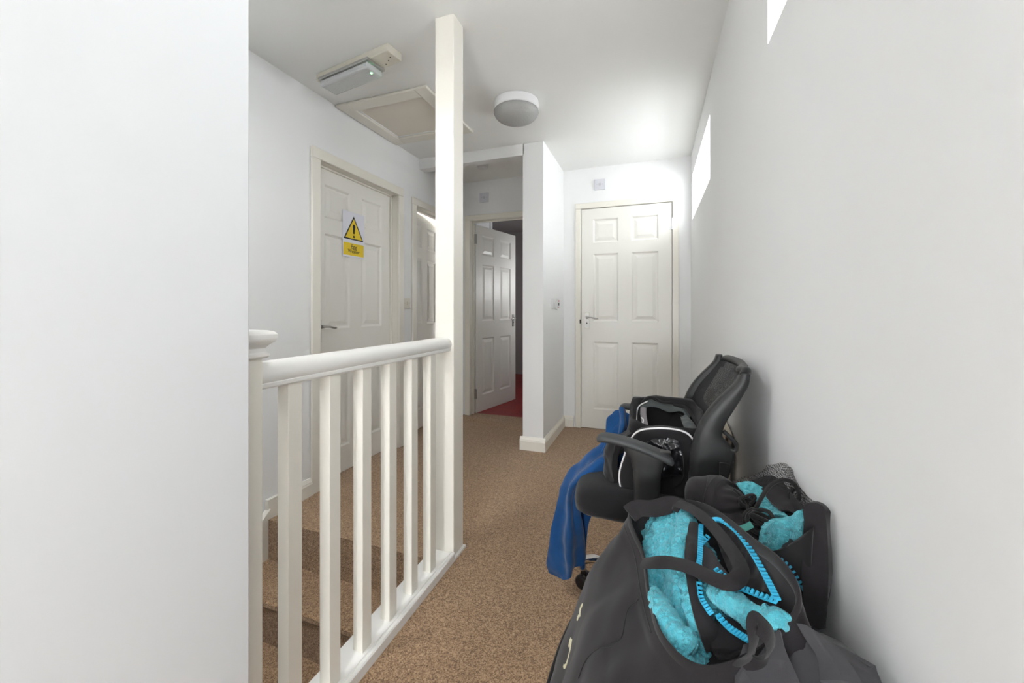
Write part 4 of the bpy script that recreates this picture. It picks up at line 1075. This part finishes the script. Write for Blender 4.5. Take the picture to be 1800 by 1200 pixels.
panel([[(0.115, 0.911, 0.64), (0.125, 0.909, 0.645), (0.133, 0.895, 0.648)], [(0.115, 0.869, 0.632), (0.136, 0.863, 0.645), (0.151, 0.839, 0.655)], [(0.117, 0.815, 0.628), (0.145, 0.808, 0.64), (0.162, 0.774, 0.655)],
       [(0.122, 0.765, 0.626), (0.152, 0.759, 0.636), (0.168, 0.733, 0.65)], [(0.129, 0.733, 0.624), (0.157, 0.723, 0.632), (0.173, 0.689, 0.645)]], seed=4, wr=.006)
panel([[(0.129, 0.737, 0.618), (0.155, 0.726, 0.624), (0.174, 0.691, 0.64)], [(0.14, 0.724, 0.616), (0.156, 0.708, 0.622), (0.169, 0.681, 0.634)], [(0.154, 0.7, 0.62), (0.158, 0.684, 0.624), (0.163, 0.671, 0.63)]], seed=5, nv=24)
panel([[(0.089, 0.858, 0.616), (0.095, 0.84, 0.622), (0.102, 0.827, 0.624)], [(0.083, 0.817, 0.606), (0.099, 0.802, 0.615), (0.113, 0.799, 0.618)], [(0.088, 0.789, 0.604), (0.103, 0.779, 0.612), (0.122, 0.776, 0.616)]], seed=6, nv=24, mt='grey_cloth', name='robe_pocket')
panel([[(0.096, 0.727, 0.575), (0.118, 0.7, 0.59), (0.138, 0.678, 0.605)], [(0.088, 0.704, 0.57), (0.111, 0.688, 0.575), (0.134, 0.669, 0.59)], [(0.084, 0.68, 0.556), (0.107, 0.677, 0.556), (0.128, 0.671, 0.57)], [(0.094, 0.688, 0.53), (0.112, 0.689, 0.535), (0.122, 0.68, 0.55)]], seed=7, wr=.006)
# zips
zipper(rb, [(0.091, 0.891, 0.634), (0.085, 0.84, 0.631), (0.08, 0.799, 0.626), (0.074, 0.765, 0.62)])
zipper(rb, [(0.073, 0.743, 0.608), (0.074, 0.721, 0.6), (0.08, 0.708, 0.596), (0.086, 0.703, 0.59)], pitch=.0045, w=.008)
zipper(rb, [(0.108, 0.881, 0.645), (0.116, 0.896, 0.648), (0.131, 0.884, 0.653), (0.147, 0.836, 0.66), (0.158, 0.771, 0.662), (0.166, 0.719, 0.656), (0.172, 0.682, 0.648)])
zipper(rb, [(0.127, 0.725, 0.628), (0.141, 0.714, 0.632), (0.157, 0.699, 0.637), (0.171, 0.679, 0.647)])
zipper(rb, [(0.097, 0.699, 0.59), (0.108, 0.678, 0.592), (0.119, 0.66, 0.598), (0.128, 0.645, 0.604)])
zipper(rb, [(0.104, 0.772, 0.62), (0.111, 0.759, 0.622), (0.119, 0.748, 0.622)])
zipper(rb, [(0.086, 0.843, 0.624), (0.092, 0.848, 0.628), (0.099, 0.859, 0.63)], pitch=.005)

# ---------------------------------------------------------------- second black bag squeezed against the wall
sb_ = thing('holdall', 'tall black holdall with dull teal lining, squeezed between tote bag and right wall', 'bag', (.16, 1.05, 0))
B0 = [(.02,1.04,0), (.02,1.10,0), (.10,1.125,0), (.20,1.125,0), (.262,1.10,0), (.268,1.02,0), (.266,.93,0), (.24,.90,0), (.18,.98,0), (.10,1.03,0)]
B1 = [(x * .98 + .004, y, .3) for x, y, z in B0]
B2 = [(.05,1.04,.52), (.05,1.08,.53), (.10,1.11,.56), (.20,1.115,.58), (.262,1.09,.60), (.268,.98,.60), (.268,.86,.58), (.245,.83,.57), (.19,.93,.55), (.11,1.00,.53)]
B3 = [(.08,1.04,.58), (.08,1.07,.60), (.12,1.09,.63), (.20,1.10,.65), (.258,1.07,.69), (.268,.96,.70), (.268,.84,.70), (.250,.82,.69), (.205,.90,.60), (.13,.98,.59)]
gg = smooth_grid([[Vector(p) for p in r] for r in (B0, B1, B2, B3)], 80, 40, closed_u=True)
gn = grid_normals(gg, True)
for i in range(40):
    for j in range(80):
        q = gg[i][j] + gn[i][j] * .006 * (nz(gg[i][j], 14, 9)); q.x = min(q.x, .272); gg[i][j] = q
cc = sum(gg[-1], Vector()) / 80
gg.append([cc + (p - cc) * .93 + Vector((0, 0, -.03)) for p in gg[-1]])
m = MB(); m.loft(gg); m.build('holdall_body', M['black_cloth2'], sb_, smooth=True, angle=180)
def hp(rows, name, mt, wr=.003, th=.005, nu=36, nv=46, seed=1, curls=0.0, ws=24):
    return sheet(rows, nu, nv, th, wr=wr, ws=ws, seed=seed, curls=curls).build(name, M[mt], sb_, smooth=True)
hp([[(0.2513, 0.8393, 0.718), (0.2552, 0.8354, 0.7326), (0.2647, 0.8281, 0.7396), (0.2747, 0.8211, 0.7376), (0.2772, 0.8167, 0.7255)],
    [(0.2495, 0.8333, 0.6772), (0.2553, 0.8301, 0.682), (0.2646, 0.8228, 0.6877), (0.2736, 0.8154, 0.6915), (0.2779, 0.8116, 0.6895)],
    [(0.2431, 0.8204, 0.6232), (0.2516, 0.8181, 0.6265), (0.2627, 0.8168, 0.6298), (0.2732, 0.8121, 0.6351), (0.2775, 0.8083, 0.6384)],
    [(0.2424, 0.8095, 0.5808), (0.2516, 0.8075, 0.5845), (0.2606, 0.8054, 0.5881), (0.2712, 0.8061, 0.5903), (0.2754, 0.8044, 0.5925)],
    [(0.2388, 0.7976, 0.5398), (0.2486, 0.7979, 0.5422), (0.2583, 0.7982, 0.5399), (0.267, 0.7982, 0.5423), (0.2711, 0.7986, 0.5431)]], 'end_panel', 'black_cloth', th=.012, wr=.004)
hp([[(0.1987, 0.8789, 0.656), (0.2187, 0.8913, 0.6643), (0.2399, 0.883, 0.6789), (0.252, 0.8714, 0.7017), (0.2566, 0.8571, 0.7124)],
    [(0.1954, 0.8723, 0.6349), (0.2208, 0.8921, 0.6345), (0.2415, 0.8889, 0.6458), (0.25, 0.8707, 0.6678), (0.2558, 0.8515, 0.6789)],
    [(0.1921, 0.8658, 0.6054), (0.2179, 0.8804, 0.6077), (0.2383, 0.8771, 0.6139), (0.2466, 0.8589, 0.6316), (0.2531, 0.8452, 0.6408)],
    [(0.1935, 0.8557, 0.5797), (0.2166, 0.864, 0.5797), (0.2364, 0.8605, 0.5843), (0.2432, 0.847, 0.5965), (0.2486, 0.833, 0.6116)]], 'lining', 'teal_dull', nu=110, nv=110, th=.01, wr=.006, curls=.003)
hp([[(0.1792, 1.021, 0.6822), (0.2061, 1.03, 0.6848), (0.2277, 1.017, 0.6809)], [(0.1943, 1.005, 0.6606), (0.2146, 1.007, 0.6718), (0.2319, 0.997, 0.6663)], [(0.2084, 0.978, 0.6527), (0.2288, 0.9746, 0.6638), (0.2411, 0.9578, 0.6642)], [(0.2178, 0.9494, 0.6464), (0.2374, 0.9352, 0.6627), (0.2543, 0.9253, 0.6648)]], 'lining', 'teal_dull', nu=80, nv=110, th=.010, wr=.005, curls=.003)
hp([[(0.2228, 1.004, 0.6829), (0.2459, 1.002, 0.6973), (0.2675, 0.9885, 0.6916)], [(0.2288, 0.9746, 0.6747), (0.2508, 0.9719, 0.6842), (0.2667, 0.9564, 0.6844)], [(0.2418, 0.9368, 0.6708), (0.2537, 0.9305, 0.6759), (0.2605, 0.917, 0.6768)]], 'inner_pocket', 'black_cloth', wr=.003)
hp([[(0.1882, 0.8485, 0.6212), (0.2101, 0.8489, 0.6213), (0.2312, 0.848, 0.6097), (0.2436, 0.8365, 0.5951), (0.2572, 0.8201, 0.5633)],
    [(0.1766, 0.8284, 0.5879), (0.1996, 0.8313, 0.5862), (0.2207, 0.8283, 0.5778), (0.2364, 0.8233, 0.5649), (0.2534, 0.8135, 0.5465)],
    [(0.1669, 0.8037, 0.5561), (0.1906, 0.8122, 0.5511), (0.2141, 0.81, 0.5487), (0.2313, 0.8055, 0.5416), (0.2497, 0.8015, 0.5302)],
    [(0.1645, 0.7922, 0.5039), (0.1879, 0.8006, 0.5039), (0.211, 0.7983, 0.5122), (0.2279, 0.7937, 0.5205), (0.246, 0.7896, 0.5241)]], 'front_panel', 'black_cloth2', th=.010, wr=.004)
z = zipper(sb_, [(0.1935, 0.8398, 0.6263), (0.2098, 0.8403, 0.6253), (0.2277, 0.8383, 0.6149), (0.2393, 0.8276, 0.5999), (0.248, 0.8201, 0.5849), (0.2536, 0.8114, 0.5686)], m0=M['zip_dull'], w=.006)

# black netting laid over the holdall
nt_ = sheet([[(0.1484, 1.084, 0.6487), (0.1853, 1.097, 0.6599), (0.225, 1.101, 0.6753), (0.256, 1.091, 0.7026), (0.2775, 1.066, 0.7264), (0.2922, 1.04, 0.7164), (0.2955, 1.015, 0.702), (0.2982, 0.9571, 0.7031), (0.2958, 0.9031, 0.7048)],
             [(0.1499, 1.042, 0.653), (0.1852, 1.055, 0.6597), (0.2194, 1.056, 0.6708), (0.2476, 1.045, 0.69), (0.2653, 1.02, 0.7079), (0.2776, 1.003, 0.7042), (0.2823, 0.9832, 0.6938), (0.2859, 0.942, 0.6941), (0.2856, 0.8994, 0.7005)],
             [(0.1597, 1.014, 0.6511), (0.1841, 1.022, 0.6563), (0.2122, 1.022, 0.661), (0.2393, 1.01, 0.6703), (0.2554, 0.9895, 0.682), (0.2688, 0.9784, 0.6842), (0.2733, 0.9588, 0.682), (0.2759, 0.9278, 0.6877), (0.2755, 0.8958, 0.6962)]], 90, 40, .0008, wr=.008, ws=30, seed=11)
tag(nt_.build('netting', M['net'], smooth=True), 'sheer black netting bunched over the holdall against the wall', 'netting')

# drawstring pouch in front of the chair
dp = thing('drawstring_pouch', 'soft black drawstring pouch gathered with cords, behind the tote bag', 'bag', (.12, 1.05, .6))
p_ = smooth_path([(0.0736, 1.041, 0.6168), (0.09432, 1.049, 0.6251), (0.117, 1.051, 0.622), (0.1423, 1.039, 0.6208), (0.1646, 1.015, 0.6252), (0.1824, 1, 0.6403), (0.1945, 0.9942, 0.6478), (0.2027, 0.9919, 0.6502), (0.2114, 0.9918, 0.6542)], 60)
rad = [.006, .042, .058, .062, .055, .036, .015, .011, .016]
loops = []
for i, c in enumerate(p_):
    f = i / 59 * 8; k = min(7, int(f)); r = rad[k] + (rad[k + 1] - rad[k]) * (f - k)
    t = (p_[min(i + 1, 59)] - p_[max(i - 1, 0)]).normalized(); sdir = t.cross(Vector((0, 0, 1))).normalized(); udir = sdir.cross(t)
    pl_ = max(0, (i - 28) / 31)
    loops.append([c + (sdir * math.cos(q) + udir * math.sin(q)) * r * (1 + .16 * pl_ * math.sin(11 * q) + .10 * nz(c + (sdir * math.cos(q) + udir * math.sin(q)) * r, 22, 3)) for q in [2 * math.pi * k2 / 66 for k2 in range(66)]])
m = MB(); m.loft(loops); m.build('pouch_body', M['black_cloth'], dp, smooth=True, angle=180)
m = sheet([[(0.1084, 0.9739, 0.6314), (0.1468, 0.9664, 0.6292), (0.1832, 0.9583, 0.6396)], [(0.127, 0.9275, 0.6209), (0.1566, 0.9275, 0.6264), (0.1875, 0.9173, 0.6373)], [(0.1509, 0.8935, 0.6087), (0.1765, 0.8974, 0.6173), (0.1976, 0.8997, 0.6259)], [(0.1706, 0.8528, 0.5871), (0.1847, 0.8579, 0.5978), (0.1968, 0.8622, 0.6139)], [(0.1812, 0.8088, 0.5713), (0.1859, 0.8105, 0.5814), (0.1901, 0.8173, 0.593)]], 30, 50, .012, wr=.010, ws=26, seed=8)
m.build('pouch_tail', M['black_cloth'], dp, smooth=True)
random.seed(4)
def coil(c, r, turns, n, wob, tr, name):
    c = Vector(c); pts = []
    for i in range(n):
        a = i / (n - 1) * turns * 2 * math.pi
        rr = r * (1 + .3 * math.sin(a * .37 + wob))
        pts.append(c + Vector((rr * math.cos(a), rr * .6 * math.sin(a + wob), rr * .75 * math.sin(a * .83 + wob * 2))))
    mm = MB(); mm.tube(smooth_path(pts, n * 5), tr, 8); return mm.build(name, M['cord'], dp, smooth=True)
coil((0.2023, 0.912, 0.6519), .020, 3.4, 26, .3, .0042, 'cord_knot')
coil((0.1922, 0.9403, 0.65), .014, 2.6, 20, 1.4, .0040, 'cord_knot')
coil((0.1877, 0.9705, 0.6625), .016, 2.2, 18, 2.2, .0030, 'cord_knot')
m = MB(); m.tube(smooth_path([(0.1922, 0.9403, 0.6464), (0.2011, 0.9434, 0.6677), (0.2148, 0.959, 0.6842), (0.2345, 0.9767, 0.7037), (0.2573, 0.9849, 0.7146), (0.2733, 0.98, 0.7141), (0.2812, 0.9722, 0.7032), (0.2799, 0.9611, 0.6902), (0.2711, 0.958, 0.6797), (0.2656, 0.9666, 0.689), (0.2739, 0.9749, 0.7033)], 80), .0042, 8)
m.build('cord', M['cord'], dp, smooth=True)
m = MB(); m.tube(smooth_path([(0.1681, 0.9953, 0.6758), (0.1793, 0.9834, 0.6677), (0.1854, 0.9697, 0.6589), (0.19, 0.9501, 0.6508)], 30), .003, 8); m.build('cord', M['cord'], dp, smooth=True)
o = ribbon([(0.1585, 0.875, 0.6483), (0.1696, 0.8769, 0.6538), (0.1793, 0.8772, 0.661)], .013, .0015, (0, -.5, .85), n=10).build('fabric_tag', M['label_green'], dp); o['label'] = 'small green fabric tag'

# ---------------------------------------------------------------- slate grey garment heaped nearest the viewpoint
gr = thing('grey_garment', 'slate grey garment heaped at the bottom right beside the tote bag', 'clothing', (.17, .5, 0))
g0 = [[(0.161, 0.777, 0.5), (0.182, 0.775, 0.52), (0.201, 0.769, 0.54), (0.221, 0.765, 0.56), (0.25, 0.763, 0.56), (0.276, 0.742, 0.57), (0.286, 0.707, 0.58)],
      [(0.116, 0.642, 0.575), (0.143, 0.653, 0.6), (0.169, 0.666, 0.615), (0.194, 0.674, 0.628), (0.222, 0.672, 0.628), (0.252, 0.67, 0.625), (0.268, 0.648, 0.622)],
      [(0.103, 0.612, 0.565), (0.132, 0.621, 0.59), (0.166, 0.642, 0.598), (0.193, 0.644, 0.612), (0.216, 0.635, 0.62), (0.247, 0.633, 0.622), (0.269, 0.62, 0.618)],
      [(.08,.565,.545), (.12,.565,.565), (.145,.56,.58), (.175,.555,.595), (.205,.545,.605), (.235,.54,.61), (.262,.52,.60)],
      [(.07,.52,.50), (.11,.51,.53), (.14,.50,.545), (.17,.49,.555), (.20,.48,.56), (.235,.47,.56), (.264,.46,.55)],
      [(.05,.49,.35), (.09,.47,.36), (.13,.455,.37), (.17,.445,.38), (.205,.44,.38), (.24,.435,.38), (.266,.43,.37)],
      [(.04,.47,.0), (.08,.45,.0), (.13,.43,.0), (.17,.42,.0), (.21,.41,.0), (.24,.41,.0), (.266,.41,.0)]]
def ridge(p): return 0
m = sheet(g0, 130, 150, .010, wr=.004, ws=13, seed=13, crease=.016, cs=8)
m.v = [(min(v[0], .272), v[1], max(v[2], .002)) for v in m.v]
m.build('garment_body', M['grey_cloth'], gr, smooth=True)
m = sheet([[(0.187, 0.655, 0.638), (0.199, 0.646, 0.645), (0.216, 0.644, 0.642)], [(0.192, 0.64, 0.632), (0.206, 0.628, 0.64), (0.228, 0.629, 0.638)], [(0.198, 0.617, 0.628), (0.213, 0.604, 0.636), (0.234, 0.606, 0.632)], [(0.192, 0.586, 0.624), (0.214, 0.583, 0.63), (0.241, 0.589, 0.626)]], 50, 60, .006, wr=.003, ws=16, seed=15, crease=.006, cs=12)
m.v = [(min(v[0], .272), v[1], v[2]) for v in m.v]
m.build('garment_fold', M['grey_cloth'], gr, smooth=True)
m = sheet([[(0.119, 0.645, 0.6), (0.142, 0.648, 0.612), (0.165, 0.65, 0.628)], [(0.105, 0.622, 0.585), (0.129, 0.622, 0.6), (0.167, 0.628, 0.618)], [(0.099, 0.595, 0.575), (0.126, 0.59, 0.588), (0.174, 0.596, 0.606)]], 50, 50, .006, wr=.003, ws=18, seed=17, crease=.008, cs=12)
m.build('garment_fold', M['grey_cloth'], gr, smooth=True)
# full bag carrying the garment heap
